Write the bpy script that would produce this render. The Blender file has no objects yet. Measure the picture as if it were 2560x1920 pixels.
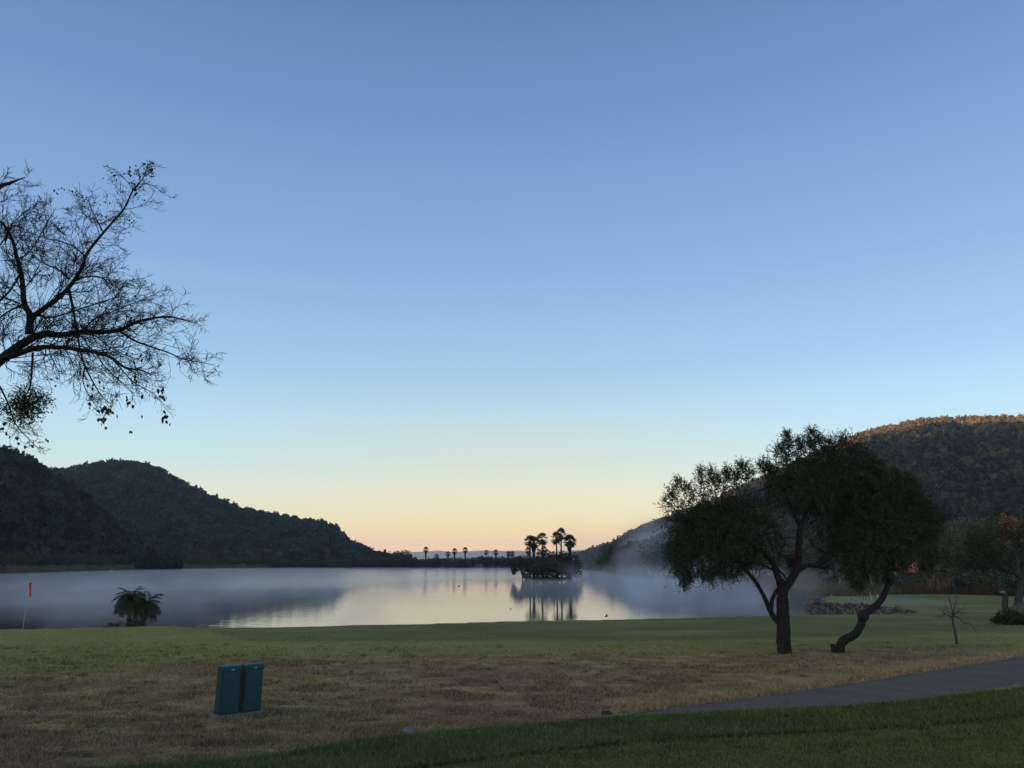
import bpy, bmesh, math, random
import numpy as np
from mathutils import Vector, Matrix

SC = bpy.context.scene
R = math.radians
# ------------------------------------------------------------------ camera
F = 1923.0                       # focal length in pixels of the 2560 x 1920 photograph
PITCH = R(12.887)
CS, SN = math.cos(PITCH), math.sin(PITCH)
CAMZ = 3.0
cam_d = bpy.data.cameras.new('camera')
cam_d.sensor_width = 36.0
cam_d.lens = 36.0 * F / 2560.0
cam_d.clip_start = 0.1
cam_d.clip_end = 20000.0
cam = bpy.data.objects.new('camera', cam_d)
cam.location = (0, 0, CAMZ)
cam.rotation_euler = (R(90) + PITCH, 0, 0)
SC.collection.objects.link(cam)
SC.camera = cam
# ------------------------------------------------------------------ sky, sun, exposure
SC.view_settings.view_transform = 'Standard'
SC.view_settings.look = 'None'
SC.view_settings.exposure = 0.0
SC.view_settings.gamma = 1.0
SC.cycles.use_denoising = True
SC.cycles.max_bounces = 6
SC.cycles.diffuse_bounces = 2
SC.cycles.glossy_bounces = 3
SC.cycles.transmission_bounces = 2
SC.cycles.volume_bounces = 3
SC.cycles.transparent_max_bounces = 8
SC.cycles.volume_step_rate = 1.0
SC.cycles.volume_max_steps = 256
SC.cycles.sample_clamp_indirect = 4.0
SUN_EL = R(3.1)
SUN_DIR = Vector((-0.94, -0.34, 0)).normalized() * math.cos(SUN_EL) + Vector((0, 0, math.sin(SUN_EL)))
W = bpy.data.worlds.new('World')
SC.world = W
W.use_nodes = True
nt = W.node_tree
nt.nodes.clear()
def s2l(c):
    return tuple(((v / 255.0) / 12.92 if v / 255.0 <= 0.04045 else ((v / 255.0 + 0.055) / 1.055) ** 2.4) for v in c)
SKY = [(-90, (170, 160, 155)), (-1.0, (306, 241, 172)), (0.4, (323, 254, 181)), (1.0, (333, 262, 187)), (1.9, (303, 262, 179)), (3.2, (276, 257, 204)), (5.0, (256, 253, 222)), (7.0, (229, 245, 234)), (10.5, (199, 231, 245)), (13.9, (171, 213, 245)), (20.8, (145, 185, 234)), (30.6, (117, 157, 211)), (39.4, (95, 134, 185)), (60, (84, 114, 164)), (90, (76, 104, 154))]
n_out = nt.nodes.new('ShaderNodeOutputWorld')
n_bg = nt.nodes.new('ShaderNodeBackground')
n_tc = nt.nodes.new('ShaderNodeTexCoord')
n_sep = nt.nodes.new('ShaderNodeSeparateXYZ')
n_as = nt.nodes.new('ShaderNodeMath'); n_as.operation = 'ARCSINE'
n_mr = nt.nodes.new('ShaderNodeMapRange')
n_mr.inputs['From Min'].default_value = R(-5); n_mr.inputs['From Max'].default_value = R(90)
n_cr = nt.nodes.new('ShaderNodeValToRGB')
n_sky = nt.nodes.new('ShaderNodeTexSky')
n_sky.sky_type = 'NISHITA'; n_sky.sun_disc = False
n_sky.sun_elevation = SUN_EL
n_sky.sun_rotation = math.atan2(SUN_DIR.x, SUN_DIR.y)
n_scl = nt.nodes.new('ShaderNodeMixRGB'); n_scl.blend_type = 'MULTIPLY'; n_scl.inputs['Fac'].default_value = 1.0
n_scl.inputs['Color2'].default_value = (0.12, 0.12, 0.12, 1)
n_mix = nt.nodes.new('ShaderNodeMixRGB'); n_mix.inputs['Fac'].default_value = 0.9
L = nt.links.new
L(n_tc.outputs['Generated'], n_sep.inputs[0]); L(n_sep.outputs['Z'], n_as.inputs[0])
L(n_as.outputs[0], n_mr.inputs['Value']); L(n_mr.outputs[0], n_cr.inputs[0])
while len(n_cr.color_ramp.elements) > 1:
    n_cr.color_ramp.elements.remove(n_cr.color_ramp.elements[0])
first = True
for el, c in SKY:
    p = min(1.0, max(0.0, (el + 5.0) / 95.0))
    e = n_cr.color_ramp.elements[0] if first else n_cr.color_ramp.elements.new(p)
    if first:
        e.position = p; first = False
    e.color = s2l(c) + (1,)
n_cr.color_ramp.interpolation = 'LINEAR'
# brighter and clearer away from the sun's side (to the right of the view)
n_az = nt.nodes.new('ShaderNodeMapRange')
n_az.inputs['From Min'].default_value = -0.6; n_az.inputs['From Max'].default_value = 0.6
n_az.inputs['To Min'].default_value = 0.97; n_az.inputs['To Max'].default_value = 1.08
n_azm = nt.nodes.new('ShaderNodeMixRGB'); n_azm.blend_type = 'MULTIPLY'; n_azm.inputs['Fac'].default_value = 1.0
L(n_sep.outputs['X'], n_az.inputs['Value'])
L(n_cr.outputs[0], n_azm.inputs['Color1']); L(n_az.outputs[0], n_azm.inputs['Color2'])
# low down, the glow pales and turns bluish away from its middle
n_abs = nt.nodes.new('ShaderNodeMath'); n_abs.operation = 'ABSOLUTE'; L(n_sep.outputs['X'], n_abs.inputs[0])
n_sd = nt.nodes.new('ShaderNodeMapRange'); n_sd.interpolation_type = 'SMOOTHSTEP'; n_sd.inputs['From Min'].default_value = 0.06; n_sd.inputs['From Max'].default_value = 0.5; L(n_abs.outputs[0], n_sd.inputs['Value'])
n_lw = nt.nodes.new('ShaderNodeMapRange'); n_lw.interpolation_type = 'SMOOTHSTEP'; n_lw.inputs['From Min'].default_value = R(18); n_lw.inputs['From Max'].default_value = R(6); L(n_as.outputs[0], n_lw.inputs['Value'])
n_f = nt.nodes.new('ShaderNodeMath'); n_f.operation = 'MULTIPLY'; L(n_sd.outputs[0], n_f.inputs[0]); L(n_lw.outputs[0], n_f.inputs[1])
n_side = nt.nodes.new('ShaderNodeMixRGB'); n_side.blend_type = 'MULTIPLY'; n_side.inputs['Color2'].default_value = (0.92, 1.06, 1.24, 1)
L(n_f.outputs[0], n_side.inputs['Fac']); L(n_azm.outputs[0], n_side.inputs['Color1'])
L(n_sky.outputs[0], n_scl.inputs['Color1'])
L(n_scl.outputs[0], n_mix.inputs['Color1']); L(n_side.outputs[0], n_mix.inputs['Color2'])
# warm sunward glow added to the unseen sky, behind-left, to brighten the land
n_dot = nt.nodes.new('ShaderNodeVectorMath'); n_dot.operation = 'DOT_PRODUCT'
n_dot.inputs[1].default_value = tuple((Vector((SUN_DIR.x, SUN_DIR.y, 0)).normalized() + Vector((0, 0, 0.35))).normalized())
n_gl = nt.nodes.new('ShaderNodeMapRange'); n_gl.inputs['From Min'].default_value = 0.42; n_gl.inputs['From Max'].default_value = 1.0
n_pw = nt.nodes.new('ShaderNodeMath'); n_pw.operation = 'POWER'; n_pw.inputs[1].default_value = 2.0
n_gc = nt.nodes.new('ShaderNodeMixRGB'); n_gc.blend_type = 'MULTIPLY'; n_gc.inputs['Fac'].default_value = 1.0
n_gc.inputs['Color2'].default_value = (1.42, 1.14, 0.80, 1)
n_ad = nt.nodes.new('ShaderNodeMixRGB'); n_ad.blend_type = 'ADD'; n_ad.inputs['Fac'].default_value = 1.0
L(n_tc.outputs['Generated'], n_dot.inputs[0]); L(n_dot.outputs['Value'], n_gl.inputs['Value']); L(n_gl.outputs[0], n_pw.inputs[0])
L(n_pw.outputs[0], n_gc.inputs['Color1']); L(n_mix.outputs[0], n_ad.inputs['Color1']); L(n_gc.outputs[0], n_ad.inputs['Color2'])
L(n_ad.outputs[0], n_bg.inputs['Color'])
n_bg.inputs['Strength'].default_value = 1.0
L(n_bg.outputs[0], n_out.inputs['Surface'])
sun_d = bpy.data.lights.new('sun', 'SUN')
sun_d.energy = 5.0
sun_d.angle = R(0.5)
sun_d.color = (1.0, 0.64, 0.36)
sun = bpy.data.objects.new('sun', sun_d)
sun.rotation_euler = (-SUN_DIR).to_track_quat('-Z', 'Y').to_euler()
sun.location = (-60, -20, 60)
SC.collection.objects.link(sun)

# ------------------------------------------------------------------ helpers
rng = np.random.default_rng(7)
random.seed(7)
DK = 1.15732
def D(x, y): return (x * DK, y * DK)                       # full-frame preview pixels -> photo pixels
def Z4(x, y): return (x / 2.0734, 360 + y / 2.0734)
def Z6(x, y): return (1600 + x / 2.765, 1060 + y / 2.765)
def Z7(x, y): return (2060 + x / 3.95, 1240 + y / 3.95)
def ray(px, py):
    x = (px - 1280.0) / F; y = -(py - 960.0) / F
    return x, CS - y * SN, SN + y * CS
def at(px, py, Y):
    x, dy, dz = ray(px, py); t = Y / dy
    return np.array((x * t, Y, CAMZ + dz * t))
def gnd(px, py, z=0.0):
    x, dy, dz = ray(px, py); t = (z - CAMZ) / dz
    return np.array((x * t, dy * t, z))
def flat(px, Y, z=0.0):                                    # point of a photo column px at ground depth Y, height z
    zc = Y * CS + (z - CAMZ) * SN
    return np.array(((px - 1280.0) / F * zc, Y, z))
def project(x, y, z):
    zc = y * CS + (z - CAMZ) * SN; yc = -y * SN + (z - CAMZ) * CS
    zc = np.maximum(zc, 0.05)
    return 1280 + F * x / zc, 960 - F * yc / zc

def _h(ix, iy, seed):
    a = (ix.astype(np.int64) * 374761393 + iy.astype(np.int64) * 668265263 + seed * 974711) & 0x7fffffff
    a = ((a ^ (a >> 13)) * 1274126177) & 0x7fffffff
    a = a ^ (a >> 16)
    return (a & 0xffff) / 65535.0
def vnoise(x, y, seed=0):
    x = np.asarray(x, float); y = np.asarray(y, float)
    ix = np.floor(x); iy = np.floor(y)
    fx = x - ix; fy = y - iy
    fx = fx * fx * (3 - 2 * fx); fy = fy * fy * (3 - 2 * fy)
    a = _h(ix, iy, seed); b = _h(ix + 1, iy, seed); c = _h(ix, iy + 1, seed); d = _h(ix + 1, iy + 1, seed)
    return (a * (1 - fx) + b * fx) * (1 - fy) + (c * (1 - fx) + d * fx) * fy
def fbm(x, y, seed=0, o=4):
    s = 0; a = 0.5; t = 0
    for k in range(o):
        s = s + a * vnoise(x * 2 ** k, y * 2 ** k, seed + k * 17); t += a; a *= 0.5
    return s / t
def sstep(a, b, x):
    t = np.clip((x - a) / (b - a), 0, 1); return t * t * (3 - 2 * t)
def norm(v):
    v = np.asarray(v, float)
    return v / np.maximum(np.linalg.norm(v, axis=-1, keepdims=True), 1e-9)

class Acc:
    """Collects vertices, quads and triangles and builds ONE mesh; tint is a per-vertex number."""
    def __init__(s): s.v = []; s.q = []; s.t = []; s.c = []; s.n = 0
    def add(s, v, q=None, t=None, c=None):
        v = np.asarray(v, float).reshape(-1, 3)
        if q is not None and len(q): s.q.append(np.asarray(q, np.int64).reshape(-1, 4) + s.n)
        if t is not None and len(t): s.t.append(np.asarray(t, np.int64).reshape(-1, 3) + s.n)
        if c is None: c = np.full(len(v), 0.5)
        c = np.asarray(c, float)
        if c.ndim == 0: c = np.full(len(v), float(c))
        s.c.append(c); s.v.append(v); s.n += len(v)
    def mesh(s, name, mat, smooth=False, col=False):
        v = np.concatenate(s.v); me = bpy.data.meshes.new(name)
        q = np.concatenate(s.q) if s.q else np.zeros((0, 4), np.int64)
        t = np.concatenate(s.t) if s.t else np.zeros((0, 3), np.int64)
        me.vertices.add(len(v)); me.vertices.foreach_set('co', v.astype(np.float32).ravel())
        nl = len(q) * 4 + len(t) * 3
        me.loops.add(nl)
        me.loops.foreach_set('vertex_index', np.concatenate([q.ravel(), t.ravel()]).astype(np.int32))
        me.polygons.add(len(q) + len(t))
        st = np.concatenate([np.arange(len(q)) * 4, len(q) * 4 + np.arange(len(t)) * 3]).astype(np.int32)
        me.polygons.foreach_set('loop_start', st)
        me.polygons.foreach_set('use_smooth', np.full(len(q) + len(t), smooth))
        c = np.concatenate(s.c)
        if c.ndim == 1:
            a = me.attributes.new('tint', 'FLOAT', 'POINT'); a.data.foreach_set('value', c.astype(np.float32))
        else:
            a = me.attributes.new('albedo', 'FLOAT_COLOR', 'POINT')
            a.data.foreach_set('color', np.concatenate([c, np.ones((len(c), 1))], 1).astype(np.float32).ravel())
        me.update(calc_edges=True)
        me.materials.append(mat)
        return me

def link(name, me, parent=None):
    o = bpy.data.objects.new(name, me); SC.collection.objects.link(o)
    if parent is not None: o.parent = parent
    return o
def tag(o, label=None, cat=None, group=None, kind=None):
    if label: o['label'] = label
    if cat: o['category'] = cat
    if group: o['group'] = group
    if kind: o['kind'] = kind
    return o
def thing(name, loc, label, cat, group=None, rz=0.0):
    o = bpy.data.objects.new(name, None); o.empty_display_size = 0.2
    SC.collection.objects.link(o); o.location = loc; o.rotation_euler = (0, 0, rz)
    return tag(o, label, cat, group)
def dup(root, loc, rz, sc, label, group=None):
    r = root.copy(); SC.collection.objects.link(r)
    r.location = loc; r.rotation_euler = (0, 0, rz); r.scale = sc if hasattr(sc, '__len__') else (sc, sc, sc)
    r['label'] = label
    if group: r['group'] = group
    elif 'group' in r: del r['group']
    for ch in list(root.children):
        c = ch.copy(); SC.collection.objects.link(c); c.parent = r
        for g in ch.children:
            d = g.copy(); SC.collection.objects.link(d); d.parent = c
    return r

def tube(acc, pts, rad, k=6, cap=True, c=None, rough=0.0):
    pts = np.asarray(pts, float); n = len(pts); rad = np.broadcast_to(np.asarray(rad, float), (n,))
    tan = np.gradient(pts, axis=0); tan = norm(tan)
    ref = np.array((0.0, 0.0, 1.0)) if abs(tan[0][2]) < 0.8 else np.array((1.0, 0.0, 0.0))
    u = np.zeros((n, 3)); u0 = norm(np.cross(tan[0], ref)); u[0] = u0
    for i in range(1, n):
        w = u[i - 1] - tan[i] * np.dot(u[i - 1], tan[i]); u[i] = norm(w)
    w = np.cross(tan, u)
    a = np.arange(k) * 2 * math.pi / k
    rr = rad[:, None] * np.ones((1, k))
    if rough: rr = rr * (1 + rough * (rng.random((n, k)) - 0.5))
    v = pts[:, None, :] + rr[..., None] * (np.cos(a)[None, :, None] * u[:, None, :] + np.sin(a)[None, :, None] * w[:, None, :])
    i = np.arange(n - 1)[:, None] * k; j = np.arange(k)[None, :]; j2 = (j + 1) % k
    q = np.stack([i + j, i + j2, i + k + j2, i + k + j], -1).reshape(-1, 4)
    t = []
    v = v.reshape(-1, 3)
    if cap:
        v = np.concatenate([v, pts[:1], pts[-1:]])
        b = n * k
        for jj in range(k):
            t.append((b, (jj + 1) % k, jj)); t.append((b + 1, (n - 1) * k + jj, (n - 1) * k + (jj + 1) % k))
    acc.add(v, q, t, c)
def spline(pts, m=6):
    p = np.asarray(pts, float); n = len(p)
    if n < 3: return np.stack([p[0] + (p[-1] - p[0]) * t for t in np.linspace(0, 1, m + 1)])
    e = np.concatenate([[2 * p[0] - p[1]], p, [2 * p[-1] - p[-2]]]); out = []
    for i in range(n - 1):
        a, b, c, d = e[i], e[i + 1], e[i + 2], e[i + 3]
        for t in np.arange(m) / m:
            out.append(0.5 * (2 * b + (c - a) * t + (2 * a - 5 * b + 4 * c - d) * t * t + (3 * b - a - 3 * c + d) * t ** 3))
    out.append(p[-1]); return np.array(out)
def limb(pix, conv, Y0, Y1, r0, r1, m=5, pw=1.0):
    """A traced limb: photo pixels become points between the depths Y0 and Y1; r = radius."""
    n = len(pix); P = [at(*conv(*q), Y0 + (Y1 - Y0) * i / max(1, n - 1)) for i, q in enumerate(pix)]
    P = spline(P, m); t = np.linspace(0, 1, len(P)) ** pw
    return P, r0 + (r1 - r0) * t
def diamonds(acc, p, d, ln, wd, c=None, bend=0.0):
    """Leaf quads: base p, direction d, length ln, half width wd."""
    N = len(p); d = norm(d); r = norm(np.cross(d, rng.normal(size=(N, 3))))
    ln = np.broadcast_to(ln, (N,))[:, None]; wd = np.broadcast_to(wd, (N,))[:, None]
    n2 = np.cross(d, r)
    v = np.stack([p, p + d * ln * 0.45 + r * wd + n2 * ln * bend, p + d * ln, p + d * ln * 0.45 - r * wd + n2 * ln * bend], 1)
    q = np.arange(N * 4).reshape(N, 4)
    if c is None: c = rng.random(N)
    acc.add(v.reshape(-1, 3), q, None, np.repeat(c, 4))

# ------------------------------------------------------------------ materials
def new_mat(name):
    m = bpy.data.materials.new(name); m.use_nodes = True
    t = m.node_tree; b = t.nodes['Principled BSDF']
    return m, t, b
def tint_mat(name, c0, c1, rough=0.85, spec=0.15, trans=0.0, noise=0.0, nscale=1.0, bump=0.0, bscale=20.0, c2=None):
    """Colour runs from c0 to c1 with the mesh's own tint number, plus a little noise."""
    m, t, b = new_mat(name)
    a = t.nodes.new('ShaderNodeAttribute'); a.attribute_name = 'tint'
    mix = t.nodes.new('ShaderNodeMixRGB'); mix.inputs[1].default_value = c0 + (1,); mix.inputs[2].default_value = c1 + (1,)
    fac = a.outputs['Fac']
    if noise:
        tc = t.nodes.new('ShaderNodeTexCoord'); nz = t.nodes.new('ShaderNodeTexNoise')
        nz.inputs['Scale'].default_value = nscale; nz.inputs['Detail'].default_value = 5
        ad = t.nodes.new('ShaderNodeMath'); ad.operation = 'MULTIPLY_ADD'
        ad.inputs[1].default_value = noise * 2
        sb = t.nodes.new('ShaderNodeMath'); sb.operation = 'SUBTRACT'; sb.inputs[1].default_value = noise
        t.links.new(tc.outputs['Object'], nz.inputs['Vector']); t.links.new(nz.outputs['Fac'], ad.inputs[0])
        t.links.new(a.outputs['Fac'], ad.inputs[2]); t.links.new(ad.outputs[0], sb.inputs[0]); fac = sb.outputs[0]
    t.links.new(fac, mix.inputs[0]); t.links.new(mix.outputs[0], b.inputs['Base Color'])
    b.inputs['Roughness'].default_value = rough
    b.inputs['Specular IOR Level'].default_value = spec
    if bump:
        tc2 = t.nodes.new('ShaderNodeTexCoord'); nb = t.nodes.new('ShaderNodeTexNoise')
        nb.inputs['Scale'].default_value = bscale; nb.inputs['Detail'].default_value = 6
        bp = t.nodes.new('ShaderNodeBump'); bp.inputs['Strength'].default_value = bump; bp.inputs['Distance'].default_value = 0.05
        t.links.new(tc2.outputs['Object'], nb.inputs['Vector']); t.links.new(nb.outputs['Fac'], bp.inputs['Height'])
        t.links.new(bp.outputs[0], b.inputs['Normal'])
    return m
M = {}
M['karee'] = tint_mat('karee_leaf', (0.010, 0.019, 0.008), (0.066, 0.088, 0.028), 0.6, 0.25)
M['karee_light'] = tint_mat('karee_leaf_light', (0.014, 0.026, 0.010), (0.085, 0.110, 0.034), 0.6, 0.25)
M['hill_bush'] = tint_mat('hill_bush', (0.006, 0.013, 0.009), (0.060, 0.092, 0.046), 0.9, 0.05)
M['hill_bush_dry_sun'] = tint_mat('hill_bush_dry_sun', (0.012, 0.022, 0.015), (0.46, 0.31, 0.14), 0.9, 0.05)  # dry bush colour; its bright end also paints sunlight on the hill crown
M['tree_leaf'] = tint_mat('tree_leaf', (0.025, 0.036, 0.016), (0.075, 0.090, 0.038), 0.9, 0.06)
M['back_leaf'] = tint_mat('back_leaf', (0.040, 0.056, 0.036), (0.125, 0.145, 0.085), 0.9, 0.06)
M['dry_leaf'] = tint_mat('dry_leaf', (0.045, 0.034, 0.022), (0.130, 0.088, 0.050), 0.9, 0.05)
M['sun_painted_leaf'] = tint_mat('sun_painted_leaf', (0.20, 0.10, 0.04), (0.55, 0.30, 0.11), 0.9, 0.05)  # a sunlit patch painted as orange leaf colour; no sun falls there
M['bark'] = tint_mat('bark', (0.022, 0.018, 0.015), (0.060, 0.050, 0.042), 0.95, 0.1, noise=0.6, nscale=9, bump=0.9, bscale=22)
M['pale_bark'] = tint_mat('pale_bark', (0.16, 0.15, 0.13), (0.36, 0.33, 0.29), 0.9, 0.1, noise=0.5, nscale=3)
M['grey_bark'] = tint_mat('grey_bark', (0.05, 0.045, 0.040), (0.12, 0.105, 0.09), 0.95, 0.1, noise=0.5, nscale=7, bump=0.8, bscale=25)
M['twig'] = tint_mat('twig', (0.020, 0.017, 0.016), (0.050, 0.042, 0.036), 0.95, 0.08)
M['palm_leaf'] = tint_mat('palm_leaf', (0.022, 0.036, 0.016), (0.070, 0.095, 0.040), 0.7, 0.2)
M['skirt'] = tint_mat('dry_frond', (0.10, 0.075, 0.045), (0.32, 0.23, 0.13), 0.95, 0.05)
M['reed'] = tint_mat('reed', (0.11, 0.085, 0.045), (0.30, 0.23, 0.12), 0.95, 0.05)
M['green_reed'] = tint_mat('green_reed', (0.055, 0.070, 0.030), (0.17, 0.17, 0.075), 0.95, 0.05)
M['rock'] = tint_mat('rock', (0.045, 0.042, 0.040), (0.19, 0.172, 0.158), 0.95, 0.1, noise=0.4, nscale=6, bump=0.8, bscale=12)

def ground_mat(name, scale=1.0):
    m, t, b = new_mat(name)
    a = t.nodes.new('ShaderNodeAttribute'); a.attribute_name = 'albedo'
    tc = t.nodes.new('ShaderNodeTexCoord')
    mp = t.nodes.new('ShaderNodeMapping'); mp.inputs['Scale'].default_value = (0.7, 1.0, 1.0)
    n1 = t.nodes.new('ShaderNodeTexNoise'); n1.inputs['Scale'].default_value = 5.0 * scale; n1.inputs['Detail'].default_value = 8; n1.inputs['Roughness'].default_value = 0.7
    n2 = t.nodes.new('ShaderNodeTexNoise'); n2.inputs['Scale'].default_value = 34.0 * scale; n2.inputs['Detail'].default_value = 5
    ma = t.nodes.new('ShaderNodeMath'); ma.operation = 'ADD'
    mr = t.nodes.new('ShaderNodeMapRange'); mr.inputs['From Min'].default_value = 0.65; mr.inputs['From Max'].default_value = 1.35
    mr.inputs['To Min'].default_value = 0.62; mr.inputs['To Max'].default_value = 1.38
    mx = t.nodes.new('ShaderNodeMixRGB'); mx.blend_type = 'MULTIPLY'; mx.inputs[0].default_value = 1.0
    k = t.links.new
    k(tc.outputs['Object'], mp.inputs['Vector']); k(mp.outputs[0], n1.inputs['Vector']); k(mp.outputs[0], n2.inputs['Vector'])
    k(n1.outputs['Fac'], ma.inputs[0]); k(n2.outputs['Fac'], ma.inputs[1]); k(ma.outputs[0], mr.inputs['Value'])
    k(a.outputs['Color'], mx.inputs[1]); k(mr.outputs[0], mx.inputs[2]); k(mx.outputs[0], b.inputs['Base Color'])
    bp = t.nodes.new('ShaderNodeBump'); bp.inputs['Strength'].default_value = 0.6; bp.inputs['Distance'].default_value = 0.05 / scale
    k(ma.outputs[0], bp.inputs['Height']); k(bp.outputs[0], b.inputs['Normal'])
    b.inputs['Roughness'].default_value = 1.0; b.inputs['Specular IOR Level'].default_value = 0.02
    return m
M['ground'] = ground_mat('ground_turf')
M['hillside'] = ground_mat('hillside_soil', 0.06)
def blade_mat(name):
    m, t, b = new_mat(name)
    a = t.nodes.new('ShaderNodeAttribute'); a.attribute_name = 'albedo'
    t.links.new(a.outputs['Color'], b.inputs['Base Color'])
    b.inputs['Roughness'].default_value = 0.95; b.inputs['Specular IOR Level'].default_value = 0.03
    return m
M['blade'] = blade_mat('grass_blade')
def plain(name, c, rough=0.6, spec=0.4, metal=0.0, noise=0.12, nscale=8.0):
    m, t, b = new_mat(name)
    tc = t.nodes.new('ShaderNodeTexCoord'); nz = t.nodes.new('ShaderNodeTexNoise'); nz.inputs['Scale'].default_value = nscale; nz.inputs['Detail'].default_value = 6
    mr = t.nodes.new('ShaderNodeMapRange'); mr.inputs['To Min'].default_value = 1 - noise * 2; mr.inputs['To Max'].default_value = 1 + noise * 2
    mx = t.nodes.new('ShaderNodeMixRGB'); mx.blend_type = 'MULTIPLY'; mx.inputs[0].default_value = 1.0; mx.inputs[1].default_value = c + (1,)
    t.links.new(tc.outputs['Object'], nz.inputs['Vector']); t.links.new(nz.outputs['Fac'], mr.inputs['Value'])
    t.links.new(mr.outputs[0], mx.inputs[2]); t.links.new(mx.outputs[0], b.inputs['Base Color'])
    b.inputs['Roughness'].default_value = rough; b.inputs['Specular IOR Level'].default_value = spec; b.inputs['Metallic'].default_value = metal
    return m
M['cabinet'] = plain('cabinet_paint', (0.016, 0.062, 0.070), 0.42, 0.4, noise=0.10, nscale=5)
M['concrete'] = plain('concrete', (0.17, 0.16, 0.155), 0.9, 0.1, noise=0.25, nscale=14)
M['steel'] = plain('steel', (0.62, 0.63, 0.64), 0.35, 0.5, 0.9)
M['white_paint'] = plain('white_paint', (0.72, 0.72, 0.70), 0.6, 0.3)
M['grey_white'] = plain('weathered_white', (0.55, 0.56, 0.57), 0.8, 0.2)
M['red_cloth'] = plain('red_cloth', (0.80, 0.10, 0.045), 0.8, 0.1, noise=0.08, nscale=20)
M['black'] = plain('black_plastic', (0.02, 0.018, 0.018), 0.5, 0.3)
M['yellow'] = plain('yellow_paint', (0.75, 0.52, 0.12), 0.6, 0.3)
M['red_roof'] = plain('red_roof', (0.42, 0.10, 0.085), 0.8, 0.2, noise=0.15, nscale=3)
M['dark_wall'] = plain('dark_wall', (0.06, 0.065, 0.07), 0.9, 0.1)
M['window'] = plain('dark_glass', (0.02, 0.025, 0.03), 0.1, 0.5)
M['bird'] = plain('bird_feather', (0.05, 0.045, 0.04), 0.8, 0.1)
M['white_feather'] = plain('white_feather', (0.75, 0.75, 0.73), 0.8, 0.1)
M['dark_stone'] = plain('dark_stone', (0.05, 0.045, 0.045), 0.95, 0.1, noise=0.3, nscale=10)
M['green_grass'] = plain('putting_turf', (0.19, 0.212, 0.125), 1.0, 0.02, noise=0.10, nscale=1.5)
M['white_head'] = plain('white_head_leaf', (0.62, 0.64, 0.62), 0.8, 0.1)

# ------------------------------------------------------------------ lie of the land
LAKE_Z = -0.8
CREST = [D(x, y) for x, y in [(-500, 1366), (-250, 1362), (0, 1358), (120, 1357), (245, 1355), (330, 1356), (400, 1358), (600, 1353), (900, 1347), (1100, 1341),
                              (1300, 1338), (1500, 1333), (1700, 1328), (1940, 1325)]]
near_edge = [gnd(px, py, 0.0)[:2] + np.array((0, 1.3)) for px, py in CREST]
wall_px = [(2262, 50.6), (2230, 52.2), (2190, 55.0), (2121, 57.8), (2060, 59.8), (2030, 61.0), (2022, 62.4), (2030, 64.2)]
wall_line = [flat(px, y, LAKE_Z)[:2] for px, y in wall_px]
shore_px = [(2024, 74), (1965, 88), (1905, 125), (1800, 162), (1640, 174), (1590, 178), (1560, 195), (1500, 250), (1440, 320), (1300, 362), (1100, 368), (900, 368), (700, 366),
            (560, 358), (420, 325), (290, 285), (120, 240), (0, 212), (-160, 180), (-420, 150), (-900, 110)]
far_edge = [flat(px, y, LAKE_Z)[:2] for px, y in shore_px]
LAKE = np.array(near_edge + wall_line + far_edge + [np.array((-95.0, 40.0))])
def lake_sd(x, y):
    """Distance to the lake's edge, positive on land."""
    x = np.asarray(x, float); y = np.asarray(y, float)
    d = np.full(x.shape, 1e9); inside = np.zeros(x.shape, bool)
    n = len(LAKE)
    for i in range(n):
        ax, ay = LAKE[i]; bx, by = LAKE[(i + 1) % n]
        ex, ey = bx - ax, by - ay; l2 = ex * ex + ey * ey + 1e-9
        t = np.clip(((x - ax) * ex + (y - ay) * ey) / l2, 0, 1)
        d = np.minimum(d, np.hypot(x - ax - t * ex, y - ay - t * ey))
        c = ((ay > y) != (by > y)) & (x < (bx - ax) * (y - ay) / (by - ay + 1e-12) + ax)
        inside ^= c
    return np.where(inside, -d, d)
EDGE = np.array([gnd(*D(x, y), 0.15)[:2] for x, y in [(-500, 1730), (-150, 1692), (230, 1662), (600, 1634), (880, 1592), (1150, 1567), (1350, 1551), (1700, 1536), (1900, 1521), (2212, 1489), (2700, 1440)]])
PATH_U = np.array([gnd(*D(x, y), 0.0)[:2] for x, y in [(1180, 1580), (1340, 1549), (1500, 1527), (1700, 1500), (1900, 1470), (2212, 1421), (2600, 1362), (2900, 1330)]])
PATH_L = np.array([gnd(*D(x, y), 0.0)[:2] for x, y in [(1180, 1620), (1340, 1580), (1500, 1566), (1700, 1558), (1900, 1534), (2060, 1505), (2212, 1481), (2600, 1425), (2900, 1392)]])
def bank_s(x, y): return np.interp(x, EDGE[:, 0], EDGE[:, 1]) + 0.35 * (fbm(x * 0.8, y * 0 + 3.1, 5, 3) - 0.5) - y
def on_path(x, y):
    u = np.interp(x, PATH_U[:, 0], PATH_U[:, 1]); l = np.interp(x, PATH_L[:, 0], PATH_L[:, 1])
    return (x > PATH_U[0, 0] + 0.3) & (y < u) & (y > l)
MOW = np.array([gnd(px, py, 0.48)[:2] for px, py in [(300, 2060), (900, 1965), (1189, 1920), (1370, 1890), (1700, 1859), (1933, 1849), (2283, 1829), (2560, 1795), (2900, 1750)]])
MOUND = flat(*[D(335, 0)[0], 35.2])
RISE = flat(2330, 64.5)
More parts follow.
